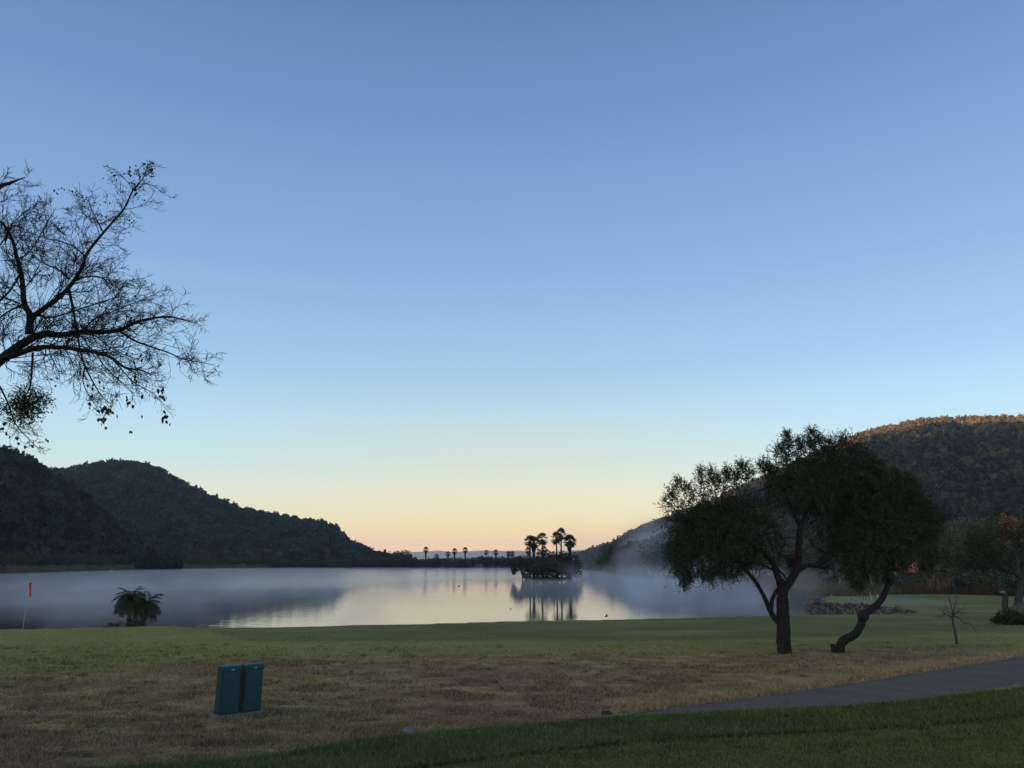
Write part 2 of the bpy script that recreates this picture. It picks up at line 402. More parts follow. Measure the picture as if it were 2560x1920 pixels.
def height(x, y):
    sd = lake_sd(x, y)
    far = sstep(60, 90, y)
    lawn = 0.05 * (fbm(x * 0.12, y * 0.12, 3, 3) - 0.5) * (1 - far)
    lawn = lawn + 0.012 * (fbm(x * 1.6, y * 1.6, 9, 3) - 0.5)
    lawn = lawn + 0.16 * np.exp(-(((x - MOUND[0]) / 3.2) ** 2 + ((y - MOUND[1]) / 2.0) ** 2))
    lawn = lawn + 0.30 * np.exp(-(((x - RISE[0]) / 7.5) ** 2 + ((y - RISE[1]) / 1.8) ** 2))
    lawn = lawn - 0.10 * sstep(48, 52, y) * (1 - sstep(58, 64, y)) * sstep(28, 34, x)
    lawn = lawn - 0.55 * sstep(67, 80, y) + 0.010 * np.maximum(0, y - 380) * 0.2
    s = bank_s(x, y)
    b = 0.20 * sstep(0.0, 0.7, s) + 0.085 * np.clip(s, 0, 14)
    lawn = lawn + b
    shore = np.where(sd > 0, LAKE_Z - 0.05 + 0.62 * sd, LAKE_Z - 0.05 + 0.30 * np.maximum(sd, -6))
    k = np.minimum(lawn, shore)
    soft = sstep(0, 2.0, sd)
    return np.where(sd > 4, lawn, np.minimum(lawn, shore) * 1.0 - 0.04 * (1 - soft))

def albedo(x, y):
    """Turf colour by place: fairway, pale rough, worn brown turf, lush bank."""
    px, py = project(x, y, np.zeros_like(x)); dx, dy = px / DK, py / DK
    n1 = fbm(x * 0.10, y * 0.22, 21, 4); n2 = fbm(x * 0.45, y * 0.9, 22, 4); n3 = fbm(x * 1.8, y * 2.6, 23, 4)
    fair = np.array((0.155, 0.168, 0.064)); rough = np.array((0.255, 0.240, 0.080)); brown = np.array((0.282, 0.205, 0.104))
    tan = np.array((0.36, 0.27, 0.135)); lush = np.array((0.090, 0.126, 0.040)); lush2 = np.array((0.112, 0.150, 0.046)); red = np.array((0.25, 0.155, 0.10))
    yb = np.interp(x, [-30, -12, -3, 10, 22], [23.3, 23.0, 26.8, 26.5, 26.2])           # worn turf starts this near
    w = sstep(-1.6, 1.6, yb - y + 5.5 * (n1 - 0.5) + 4.0 * (n2 - 0.5))
    f = sstep(-0.5, 0.5, y - np.interp(x, [-26, -13, -10, 6, 16, 30], [40, 34.5, 30.6, 30.6, 33.0, 36.0]) + 1.2 * (n2 - 0.5) + 0.5 * (n3 - 0.5))
    e = lambda t: t[:, None]
    c = rough * e(0.8 + 0.4 * n2)
    fm = sstep(0.42, 0.70, fbm(x * 0.16 + 9, y * 0.5, 57, 4)) * 0.55
    c = c * e(1 - f) + (fair * e(1 - fm) + rough * e(fm)) * e(f * (0.78 + 0.44 * n2))
    pat = sstep(0.35, 0.70, n2 * 0.5 + n3 * 0.5)
    br = brown * e(1 - 0.5 * pat) + rough * e(0.5 * pat) * 0.85
    tn = sstep(0.50, 0.72, n1 * 0.5 + n3 * 0.5); br = br * e(1 - 0.45 * tn) + tan * e(0.45 * tn)
    rd = sstep(0.56, 0.70, fbm(x * 0.14 + 4.0, y * 0.35, 31, 3)); br = br * e(1 - 0.35 * rd) + red * e(0.35 * rd)
    br = br * e(0.50 + 1.0 * n3)
    c = c * e(1 - w) + br * e(w)
    u = np.interp(x, PATH_U[:, 0], PATH_U[:, 1])                                           # pale dry fringe above the path
    fr = sstep(1.5, 0.2, np.abs(y - u - 0.7) + 0.8 * (n3 - 0.5)) * (x > 2.0); c = c * e(1 - 0.7 * fr) + tan * 1.05 * e(0.7 * fr)
    s = bank_s(x, y)
    lip = sstep(-0.45, -0.1, s) * (x > 11) ; c = c * e(1 - lip * 0.5) + tan * 0.8 * e(lip * 0.5)
    l = sstep(-0.1, 0.25, s)
    m2 = sstep(0.0, 0.3, np.interp(x, MOW[:, 0], MOW[:, 1]) - y + 0.4 * (n2 - 0.5))
    lu = lush * e(0.65 + 0.7 * n3) * e(1 - m2) + lush2 * e(m2 * (0.75 + 0.5 * n3))
    c = c * e(1 - l) + lu * e(l)
    sd = lake_sd(x, y)
    wild = sstep(66, 74, y) * (sd > 0) + ((y > 60) & (sd > -1) & (x < 20))
    wild = np.clip(wild, 0, 1)
    c = c * e(1 - wild) + np.array((0.10, 0.085, 0.05)) * e(wild * (0.7 + 0.6 * n2))
    mud = (sd < 0.35); c[mud] = np.array((0.045, 0.042, 0.032))
    return np.clip(c * 0.98, 0.01, 0.6)

azs = np.concatenate([np.arange(-180, -42, 3.0), np.arange(-42, 42, 0.16), np.arange(42, 180.1, 3.0)])
azs[-1] = 180.0
rs = np.concatenate([[0.4, 1.0, 2.0, 3.5, 5.0, 6.5], 8.0 * 1.0125 ** np.arange(532)])
A_, R_ = np.meshgrid(np.radians(azs), rs, indexing='ij')
gx = (R_ * np.sin(A_)).ravel(); gy = (R_ * np.cos(A_)).ravel()
gz = height(gx, gy)
na, nr = len(azs), len(rs)
i = np.arange(na - 1)[:, None] * nr; j = np.arange(nr - 1)[None, :]
gq = np.stack([i + j, i + j + 1, i + nr + j + 1, i + nr + j], -1).reshape(-1, 4)[:, ::-1]
acc = Acc(); acc.add(np.stack([gx, gy, gz], 1), gq, None, albedo(gx, gy))
# a disc under the viewer's feet closes the centre of the sheet
ground = tag(link('ground', acc.mesh('ground', M['ground'], True)), kind='structure')

# path: brick pavers
m, t, b = new_mat('path_pavers')
tc = t.nodes.new('ShaderNodeTexCoord'); mp = t.nodes.new('ShaderNodeMapping'); mp.inputs['Rotation'].default_value = (0, 0, R(27)); mp.inputs['Scale'].default_value = (4.6, 4.6, 1)
bk = t.nodes.new('ShaderNodeTexBrick'); bk.inputs['Scale'].default_value = 1.0
bk.inputs['Color1'].default_value = (0.125, 0.103, 0.082, 1); bk.inputs['Color2'].default_value = (0.160, 0.131, 0.104, 1); bk.inputs['Mortar'].default_value = (0.085, 0.074, 0.064, 1)
bk.inputs['Mortar Size'].default_value = 0.03
nz = t.nodes.new('ShaderNodeTexNoise'); nz.inputs['Scale'].default_value = 1.3; nz.inputs['Detail'].default_value = 7
mr = t.nodes.new('ShaderNodeMapRange'); mr.inputs['To Min'].default_value = 0.55; mr.inputs['To Max'].default_value = 1.45
mx = t.nodes.new('ShaderNodeMixRGB'); mx.blend_type = 'MULTIPLY'; mx.inputs[0].default_value = 1
bp = t.nodes.new('ShaderNodeBump'); bp.inputs['Strength'].default_value = 0.5; bp.inputs['Distance'].default_value = 0.01
k = t.links.new
k(tc.outputs['Object'], mp.inputs[0]); k(mp.outputs[0], bk.inputs['Vector']); k(tc.outputs['Object'], nz.inputs['Vector'])
k(nz.outputs['Fac'], mr.inputs['Value']); k(bk.outputs['Color'], mx.inputs[1]); k(mr.outputs[0], mx.inputs[2]); k(mx.outputs[0], b.inputs['Base Color'])
k(bk.outputs['Fac'], bp.inputs['Height']); k(bp.outputs[0], b.inputs['Normal'])
b.inputs['Roughness'].default_value = 0.9; b.inputs['Specular IOR Level'].default_value = 0.1
xs = np.linspace(PATH_U[0, 0], PATH_U[-1, 0], 260)
wob = 0.05 * (fbm(xs * 2.2, xs * 0, 41, 3) - 0.5)
yu = np.interp(xs, PATH_U[:, 0], PATH_U[:, 1]) + wob; yl = np.interp(xs, PATH_L[:, 0], PATH_L[:, 1])
P = np.stack([np.stack([xs, yl + (yu - yl) * q], 1) for q in np.linspace(0, 1, 14)], 1).reshape(-1, 2)
pz = height(P[:, 0], P[:, 1]); pz = np.minimum(pz, 0.03) + 0.022
i = np.arange(259)[:, None] * 14; j = np.arange(13)[None, :]
acc = Acc(); acc.add(np.column_stack([P, pz]), np.stack([i + j, i + 14 + j, i + 15 + j, i + j + 1], -1).reshape(-1, 4))
tag(link('path', acc.mesh('path', m, True)), kind='structure')
kx = np.linspace(PATH_U[1, 0] - 0.5, PATH_U[-1, 0], 420); ky = np.interp(kx, xs, yu); kz = np.interp(kx, xs, pz[13::14]) + 0.006
kw = 0.03 + 0.03 * (fbm(kx * 3.0, kx * 0 + 5, 43, 3) - 0.5); kh = 0.05 * (-0.35 + 1.0 * fbm(kx * 2.0, kx * 0 + 9, 45, 3))
V = np.stack([np.column_stack([kx, ky - kw, kz - 0.03]), np.column_stack([kx, ky - kw, kz + kh]), np.column_stack([kx, ky + kw, kz + kh]), np.column_stack([kx, ky + kw, kz - 0.03])], 1).reshape(-1, 3)
i = np.arange(419)[:, None] * 4; j = np.arange(3)[None, :]
acc = Acc(); acc.add(V, np.stack([i + j, i + 4 + j, i + 5 + j, i + j + 1], -1).reshape(-1, 4)); tag(link('kerb', acc.mesh('kerb', M['concrete'])), kind='structure')

# lake
m, t, b = new_mat('lake_water')
b.inputs['Base Color'].default_value = (0.016, 0.024, 0.028, 1)
b.inputs['IOR'].default_value = 1.6
geo = t.nodes.new('ShaderNodeNewGeometry'); sep = t.nodes.new('ShaderNodeSeparateXYZ')
k = t.links.new; k(geo.outputs['Position'], sep.inputs[0])
def mth(op, a=None, bb=None):
    n = t.nodes.new('ShaderNodeMath'); n.operation = op
    for s_, v_ in ((0, a), (1, bb)):
        if v_ is None: continue
        if isinstance(v_, (int, float)): n.inputs[s_].default_value = v_
        else: k(v_, n.inputs[s_])
    return n.outputs[0]
wn = t.nodes.new('ShaderNodeTexNoise'); wn.inputs['Scale'].default_value = 0.035; wn.inputs['Detail'].default_value = 4
wmap = t.nodes.new('ShaderNodeMapping'); wmap.inputs['Scale'].default_value = (0.6, 1.6, 1)
k(geo.outputs['Position'], wmap.inputs[0]); k(wmap.outputs[0], wn.inputs['Vector'])
# the breeze ruffles the water beyond this line (nearer on the left, farther towards the middle)
val = mth('SUBTRACT', sep.outputs['Y'], mth('ADD', mth('MULTIPLY', sep.outputs['X'], 1.75), 146.0))
val = mth('ADD', val, mth('MULTIPLY', mth('SUBTRACT', wn.outputs['Fac'], 0.5), 46.0))
ruf = t.nodes.new('ShaderNodeMapRange'); ruf.interpolation_type = 'SMOOTHSTEP'
ruf.inputs['From Min'].default_value = -22; ruf.inputs['From Max'].default_value = 62
k(val, ruf.inputs['Value'])
rr = t.nodes.new('ShaderNodeMapRange'); rr.inputs['To Min'].default_value = 0.03; rr.inputs['To Max'].default_value = 0.12
k(ruf.outputs[0], rr.inputs['Value']); k(rr.outputs[0], b.inputs['Roughness'])
wv = t.nodes.new('ShaderNodeTexNoise'); wv.inputs['Scale'].default_value = 1.0; wv.inputs['Detail'].default_value = 3
m3 = t.nodes.new('ShaderNodeMapping'); m3.inputs['Scale'].default_value = (0.7, 2.2, 1)
k(geo.outputs['Position'], m3.inputs[0]); k(m3.outputs[0], wv.inputs['Vector'])
bs = t.nodes.new('ShaderNodeMapRange'); bs.inputs['To Min'].default_value = 0.028; bs.inputs['To Max'].default_value = 0.22
k(ruf.outputs[0], bs.inputs['Value'])
bp = t.nodes.new('ShaderNodeBump'); bp.inputs['Distance'].default_value = 0.18
k(bs.outputs[0], bp.inputs['Strength']); k(wv.outputs['Fac'], bp.inputs['Height']); k(bp.outputs[0], b.inputs['Normal'])
acc = Acc(); acc.add([(-130, 34, LAKE_Z), (75, 34, LAKE_Z), (75, 400, LAKE_Z), (-330, 400, LAKE_Z)], [(0, 1, 2, 3)])
tag(link('lake', acc.mesh('lake', m)), kind='structure')

# ------------------------------------------------------------------ hills
def lumpy_ball(n, size, flat_=0.8):
    """A bush crown of radius 1: leaf-clump quads through a lumpy volume. Returns verts (n*4,3) and tint."""
    d = norm(rng.normal(size=(n, 3))); r = 0.55 + 0.45 * rng.random(n) ** 0.6
    lump = 0.8 + 0.35 * np.sin(d[:, 0] * 4.1 + rng.random() * 6) * np.sin(d[:, 1] * 3.7 + 1) + 0.15 * rng.random(n)
    p = d * (r * lump)[:, None]; p[:, 2] = p[:, 2] * flat_
    nn = norm(d + 0.42 * rng.normal(size=(n, 3))); u = norm(np.cross(nn, rng.normal(size=(n, 3)))); w = np.cross(nn, u)
    s = size * (0.6 + 0.8 * rng.random(n))[:, None]
    v = np.stack([p - u * s - w * s * 0.7, p + u * s - w * s * 0.5, p + u * s * 0.8 + w * s * 0.8, p - u * s * 0.9 + w * s * 0.6], 1)
    return v.reshape(-1, 3), np.repeat(rng.random(n), 4)
BUSH = [lumpy_ball(58, 0.29, 0.62 + 0.07 * k) for k in range(6)]
def hill(name, ridge, base, Dr, Db, seed, ext, n_bush, rb, mat_b, soil, zb=-0.8, prof=1.0, bushname=None, bushlabel=None, amp=1.0, dry_sun_up=0.0, tmin=0.0, back=0.9, dry_low=0.0):
    """Hillside from the foot up to a skyline traced as photo pixels, with its far side behind; then the bushes on it."""
    rp = np.array(ridge, float)
    cols = np.linspace(ext[0], ext[1], 240)
    ry = np.interp(cols, rp[:, 0], rp[:, 1]); dr = np.interp(cols, [q[0] for q in Dr], [q[1] for q in Dr]); db = np.interp(cols, [q[0] for q in Db], [q[1] for q in Db])
    ry = ry + 3.0
    ts = np.concatenate([np.linspace(0, 1, 50), np.linspace(1.03, 1 + back, 16)])
    def surf(c, t_):
        r_y = np.interp(c, cols, ry); d_r = np.interp(c, cols, dr); d_b = np.interp(c, cols, db)
        x0 = (c - 1280) / F; y0 = -(r_y - 960) / F; dyy = CS - y0 * SN; dzz = SN + y0 * CS
        tt = d_r / dyy; X = x0 * tt; Zr = CAMZ + dzz * tt
        Y = d_b + (d_r - d_b) * t_; xx = X * Y / d_r
        up = np.where(t_ <= 1, np.clip(t_, 0, 1) ** prof, 1 - 0.75 * sstep(0, 1.4, t_ - 1) - 0.2 * np.clip(t_ - 1, 0, 2))
        z = zb + (Zr - zb) * up
        nz_ = (fbm(xx * 0.012, Y * 0.012, seed, 4) - 0.5) * amp * 0.16 * np.abs(Zr - zb) * np.sin(math.pi * np.clip(t_, 0, 1))
        gully = (fbm(c * 0.012, t_ * 0.8, seed + 5, 3) - 0.5) * amp * 0.14 * np.abs(Zr - zb) * np.sin(math.pi * np.clip(t_, 0, 1))
        return xx, Y, z + nz_ + gully
    Cc, Tt = np.meshgrid(cols, ts, indexing='ij')
    x, y, z = surf(Cc.ravel(), Tt.ravel())
    n1, n2 = len(cols), len(ts)
    i = np.arange(n1 - 1)[:, None] * n2; j = np.arange(n2 - 1)[None, :]
    q = np.stack([i + j, i + n2 + j, i + n2 + j + 1, i + j + 1], -1).reshape(-1, 4)
    nn = fbm(x * 0.02, y * 0.02, seed + 2, 4)
    c = np.array(soil)[None, :] * (0.6 + 0.8 * nn)[:, None]
    a = Acc(); a.add(np.column_stack([x, y, z]), q, None, c)
    o = tag(link(name, a.mesh(name, M['hillside'], True)), kind='structure')
    if n_bush:
        cc = rng.uniform(ext[0], ext[1], n_bush); tt = tmin + (1.08 - tmin) * rng.random(n_bush) ** 0.75
        x, y, z = surf(cc, tt)
        nn = fbm(x * 0.03, y * 0.03, seed + 9, 3)
        keep = rng.random(n_bush) < np.clip(0.35 + 1.8 * (nn - 0.25), 0.25, 1.0)
        x, y, z, tt, cc = x[keep], y[keep], z[keep], tt[keep], cc[keep]
        N = len(x)
        rad = rb[0] + (rb[1] - rb[0]) * rng.random(N) ** 1.8
        rot = rng.uniform(0, 6.283, N); kind = rng.integers(0, len(BUSH), N)
        dry_sun_tint = np.clip((0.03 if dry_sun_up else 0.25) + dry_sun_up * sstep(0.72, 0.92, tt) + dry_low * (1 - tt) + (0.34 if dry_sun_up else 0.9) * (fbm(x * 0.05, y * 0.05, seed + 13, 3) - 0.5) + (0.26 if dry_sun_up else 0.75) * (rng.random(N) - 0.5), 0, 1)  # upper bushes tinted brighter to paint the sunlit crown, besides natural dry tones
        a = Acc()
        for k_ in range(len(BUSH)):
            s_ = np.where(kind == k_)[0]
            if not len(s_): continue
            v, c = BUSH[k_]
            co, si = np.cos(rot[s_])[:, None], np.sin(rot[s_])[:, None]
            X = (v[None, :, 0] * co - v[None, :, 1] * si) * rad[s_][:, None] + x[s_][:, None]
            Y = (v[None, :, 0] * si + v[None, :, 1] * co) * rad[s_][:, None] + y[s_][:, None]
            tall = rng.uniform(0.85, 1.75, len(s_)) * np.where(rad[s_] > 0.7 * rb[1], 0.8, 1.0)
            Z = v[None, :, 2] * (rad[s_] * tall)[:, None] + (z[s_] + 0.55 * rad[s_] * tall)[:, None]
            tint = np.clip(dry_sun_tint[s_][:, None] * 0.8 + (0.10 if dry_sun_up else 0.3) * (c[None, :] - 0.3), 0, 1)
            a.add(np.stack([X, Y, Z], -1).reshape(-1, 3), np.arange(len(s_) * len(v)).reshape(-1, 4), None, tint.ravel())
        b_ = link(bushname, a.mesh(bushname, mat_b)); tag(b_, bushlabel, 'bush', None, 'stuff')
    return surf
LH = [D(x, y) for x, y in [(-900, 880), (-300, 930), (-120, 958), (0, 987), (40, 1001), (75, 1017), (100, 1032), (140, 1062), (200, 1110), (260, 1165), (310, 1205), (345, 1228), (380, 1237)]]
hill('near_hill', LH, None, [(-1000, 300), (-200, 320), (0, 330), (440, 318)], [(-1000, 130), (-420, 168), (0, 222), (300, 292), (440, 312)], 51, (-900, 436), 5200, (1.5, 3.6), M['hill_bush'], (0.045, 0.045, 0.024),
     bushname='hillside_bush', bushlabel='dark green bush cover on the steep near hill', prof=0.9)
LM = [D(x, y) for x, y in [(-500, 1015), (-100, 1025), (75, 1019), (110, 1020), (150, 1017), (180, 1010), (215, 1004), (250, 1002), (300, 1005), (340, 1017), (370, 1034), (400, 1052), (450, 1077), (520, 1107), (580, 1118), (640, 1127), (690, 1135), (720, 1152), (760, 1182), (790, 1199), (830, 1216), (870, 1226), (900, 1231)]]
hill('long_hill', LM, None, [(-600, 700), (300, 690), (700, 600), (960, 520), (1060, 500)], [(-600, 420), (300, 400), (700, 392), (1060, 400)], 61, (-560, 1040), 13000, (1.8, 4.2), M['hill_bush'], (0.05, 0.047, 0.028),
     bushname='ridge_bush', bushlabel='dark bush cover on the long hill falling to the far shore', prof=0.95)
RH = [D(x, y) for x, y in [(1240, 1212), (1270, 1203), (1310, 1190), (1340, 1172), (1390, 1146), (1440, 1127), (1490, 1108), (1560, 1078), (1640, 1040), (1720, 1003), (1790, 972), (1850, 948), (1880, 936), (1920, 926), (1960, 916), (2000, 911), (2050, 907), (2100, 906), (2212, 905), (2400, 915), (2700, 960), (3100, 1050)]]
hill('sunlit_hill', RH, None, [(1400, 440), (1700, 520), (2100, 600), (2560, 620), (3600, 600)], [(1400, 385), (1650, 330), (2000, 260), (2560, 235), (3600, 220)], 71, (1420, 3500), 26000, (1.4, 3.4), M['hill_bush_dry_sun'], (0.085, 0.062, 0.044),
     bushname='slope_bush', bushlabel='scattered dry bush cover on the tall hill, sunlight partly painted into its crown', prof=0.9, dry_sun_up=0.50)
DM = [(700, 1384), (900, 1380), (960, 1380), (1020, 1377), (1060, 1376), (1095, 1373), (1130, 1377), (1160, 1376), (1200, 1373), (1250, 1374), (1300, 1373), (1340, 1378), (1370, 1379), (1420, 1373), (1480, 1372), (1530, 1377), (1700, 1384)]
hill('distant_mountains', DM, None, [(600, 5600), (1800, 5600)], [(600, 4600), (1800, 4600)], 81, (640, 1800), 0, None, None, (0.10, 0.09, 0.07), prof=0.8, back=0.5)
# unseen ridge, placed and shaped to keep the morning sun off the whole valley (out of the frame to the left)
rc = np.array((350.0, 600.0)) + 900 * np.array((SUN_DIR.x, SUN_DIR.y)) / math.cos(SUN_EL)
perp = norm(np.array((-SUN_DIR.y, SUN_DIR.x))); perp = perp if perp[1] > 0 else -perp
along = np.linspace(-1500, 420, 140); across = np.linspace(-260, 260, 36)
al, ac = np.meshgrid(along, across, indexing='ij')
gxx = rc[0] + perp[0] * al + SUN_DIR.x * ac; gyy = rc[1] + perp[1] * al + SUN_DIR.y * ac
RIDGE_H = 77.5 + 900 * math.tan(SUN_EL)
crest = RIDGE_H + 9 * (fbm(al * 0.006, al * 0 + 2, 91, 4) - 0.5) + 7 * np.cos((al - 60) / 170.0) - 7
gzz = -2 + (crest + 2) * np.clip(1 - np.abs(ac) / 250.0, 0, 1) ** 1.1
n1, n2 = len(along), len(across)
i = np.arange(n1 - 1)[:, None] * n2; j = np.arange(n2 - 1)[None, :]
acc = Acc(); acc.add(np.stack([gxx, gyy, gzz], -1).reshape(-1, 3), np.stack([i + j, i + n2 + j, i + n2 + j + 1, i + j + 1], -1).reshape(-1, 4), None,
                     np.tile(np.array((0.08, 0.07, 0.045)), (n1 * n2, 1)))
tag(link('shading_ridge', acc.mesh('ridge', M['hillside'], True)), kind='structure')

# ------------------------------------------------------------------ turf blades
_c = gnd(600, 1776, 0.1); SLAB = (_c[0] - math.sin(R(40)) * 0.12, _c[1] + math.cos(R(40)) * 0.12)
def lawn_blades():
    n = 660000
    px = np.where(rng.random(n) < 0.86, rng.uniform(-60, 2620, n), rng.uniform(-520, 3080, n)); py = 1580 + (2240 - 1580) * rng.random(n) ** 0.8
    x0, dy, dz = ray(px, py); t = (0.1 - CAMZ) / dz
    x, y = x0 * t, dy * t
    s = bank_s(x, y); lush = s > 0.05
    z = height(x, y)
    # re-seat on the raised bank
    ok = (~on_path(x, y) | lush) & (y > 6) & (y < 37.5) & (lake_sd(x, y) > 0.9)
    cl_, sl_ = math.cos(R(40)), math.sin(R(40)); dxs, dys = x - SLAB[0], y - SLAB[1]
    cab = (np.abs(dxs * cl_ + dys * sl_) < 0.53) & (np.abs(-dxs * sl_ + dys * cl_) < 0.22)
    ok &= ~cab
    x, y, z, s, lush = x[ok], y[ok], z[ok], s[ok], lush[ok]
    N = len(x)
    cl = fbm(x * 1.1, y * 1.7, 33, 3)
    m2 = np.interp(x, MOW[:, 0], MOW[:, 1]) - y
    hgt = 0.024 + 0.060 * sstep(0.42, 0.72, cl) + 0.01 * rng.random(N)
    hgt = np.where(y > 29, hgt * 0.5, hgt)
    hgt = np.where(lush, 0.060 + 0.06 * rng.random(N) + 0.05 * sstep(0.6, 0.0, s), hgt)
    hgt = np.where(lush & (m2 > 0), 0.035 + 0.02 * rng.random(N), hgt)
    u = np.interp(x, PATH_U[:, 0], PATH_U[:, 1])
    hgt = np.where((x > 2.5) & (np.abs(y - u - 0.25) < 0.5), 0.07 + 0.06 * rng.random(N), hgt)
    wd = 0.006 + 0.005 * rng.random(N) + 0.00022 * y
    a = rng.uniform(0, 6.283, N); ux, uy = np.cos(a) * wd, np.sin(a) * wd
    b = rng.uniform(0, 6.283, N); ln = hgt * rng.uniform(0.2, 1.4, N); lx, ly = np.cos(b) * ln, np.sin(b) * ln
    z = z - 0.006
    v = np.stack([np.stack([x - ux, y - uy, z], 1), np.stack([x + ux, y + uy, z], 1), np.stack([x + lx, y + ly, z + hgt], 1)], 1)
    c = albedo(x, y) * (0.70 + 0.75 * rng.random(N))[:, None]
    straw = rng.random(N) < np.where(lush, 0.06, 0.16)
    c = np.where(straw[:, None], c * 0.35 + np.array((0.33, 0.27, 0.15)) * 0.65, c)
    ac = Acc(); ac.add(v.reshape(-1, 3), None, np.arange(N * 3).reshape(N, 3), np.clip(np.repeat(c, 3, 0), 0, 1))
    # coarser tufts and weeds, scattered
    nt_ = 2600; px = rng.uniform(-60, 2620, nt_); py = 1600 + 420 * rng.random(nt_) ** 0.9; x0, dy, dz = ray(px, py); t = (0.1 - CAMZ) / dz
    tx, ty = x0 * t, dy * t; kk = ~on_path(tx, ty) & (fbm(tx * 0.5, ty * 0.8, 61, 3) > 0.45) & ((np.abs(tx + 5.75) > 0.9) | (np.abs(ty - 17.15) > 0.7)); tx, ty = tx[kk], ty[kk]
    B = 16; X = np.repeat(tx, B) + rng.normal(size=len(tx) * B) * 0.07; Y = np.repeat(ty, B) + rng.normal(size=len(tx) * B) * 0.05; Z = height(X, Y) - 0.005; n_ = len(X)
    a = rng.uniform(0, 6.283, n_); w_ = 0.006 + 0.0002 * Y; H_ = np.repeat(rng.uniform(0.04, 0.11, len(tx)), B) * rng.uniform(0.6, 1.1, n_); l_ = H_ * rng.uniform(0.2, 0.8, n_); b_ = rng.uniform(0, 6.283, n_)
    v = np.stack([np.stack([X - np.cos(a) * w_, Y - np.sin(a) * w_, Z], 1), np.stack([X + np.cos(a) * w_, Y + np.sin(a) * w_, Z], 1), np.stack([X + np.cos(b_) * l_, Y + np.sin(b_) * l_, Z + H_], 1)], 1)
    cc_ = albedo(X, Y) * np.repeat(rng.choice([0.45, 0.6, 1.0, 1.25], len(tx)), B)[:, None] * rng.uniform(0.8, 1.2, n_)[:, None]
    ac.add(v.reshape(-1, 3), None, np.arange(n_ * 3).reshape(n_, 3), np.clip(np.repeat(cc_, 3, 0), 0, 1))
    tag(link('grass', ac.mesh('grass', M['blade'])), 'short winter turf grass covering the lawn and bank', 'grass', None, 'stuff')
lawn_blades()

# ------------------------------------------------------------------ branching
def perp_dir(d, ang):
    r = rng.normal(size=3); r = r - d * np.dot(r, d); r = r / (np.linalg.norm(r) + 1e-9)
    return d * math.cos(ang) + r * math.sin(ang)
def twig(acc, p, d, ln, r, lev, P, tips=None):
    n = P.get('seg', 5); pts = [p]; dd = d; dirs = [d]
    for i in range(n):
        dd = dd + rng.normal(size=3) * P['wob'] + np.array((0, 0, P['grav'] * (1 if lev < 2 else 0.6)))
        dd = dd / np.linalg.norm(dd); p = p + dd * ln / n; pts.append(p); dirs.append(dd)
    tube(acc, np.array(pts), np.linspace(r, max(r * 0.35, P['rmin']), n + 1), 3 if r < 0.02 else 5, False, 0.3 + 0.4 * rng.random())
    if tips is not None and lev <= P.get('tiplev', 0): tips.append((pts[-1], dd)); tips.append((pts[-2], dd))
    if lev > 0:
        for k_ in range(P['kids'][lev - 1]):
            i = rng.integers(1, n + 1)
            twig(acc, pts[i], perp_dir(dirs[i], R(rng.uniform(*P['ang']))), ln * rng.uniform(*P['sh']), max(r * 0.62, P['rmin']), lev - 1, P, tips)
def sprout(acc, pts, rad, every, ln, lev, P, tips=None, start=0.15, bias=None):
    """Side branches along a limb."""
    seg = np.linalg.norm(np.diff(pts, axis=0), axis=1); tot = seg.sum(); cum = np.concatenate([[0], np.cumsum(seg)]) / tot
    for q in np.arange(start, 1.0, every / tot):
        q = min(0.999, q + rng.uniform(-0.5, 0.5) * every / tot); i = max(0, min(len(pts) - 2, np.searchsorted(cum, q) - 1))
        d = norm(pts[i + 1] - pts[i]); dd = perp_dir(d, R(rng.uniform(*P['ang'])))
        if bias is not None: dd = norm(dd + bias)
        twig(acc, pts[i] + (pts[i + 1] - pts[i]) * rng.random(), dd, rng.uniform(*ln) * (1.10 - 0.76 * q), max(P['rmin'], rad[i] * rng.uniform(0.18, 0.4)) if rad[i] < 0.03 else rng.uniform(0.006, 0.013), lev, P, tips)

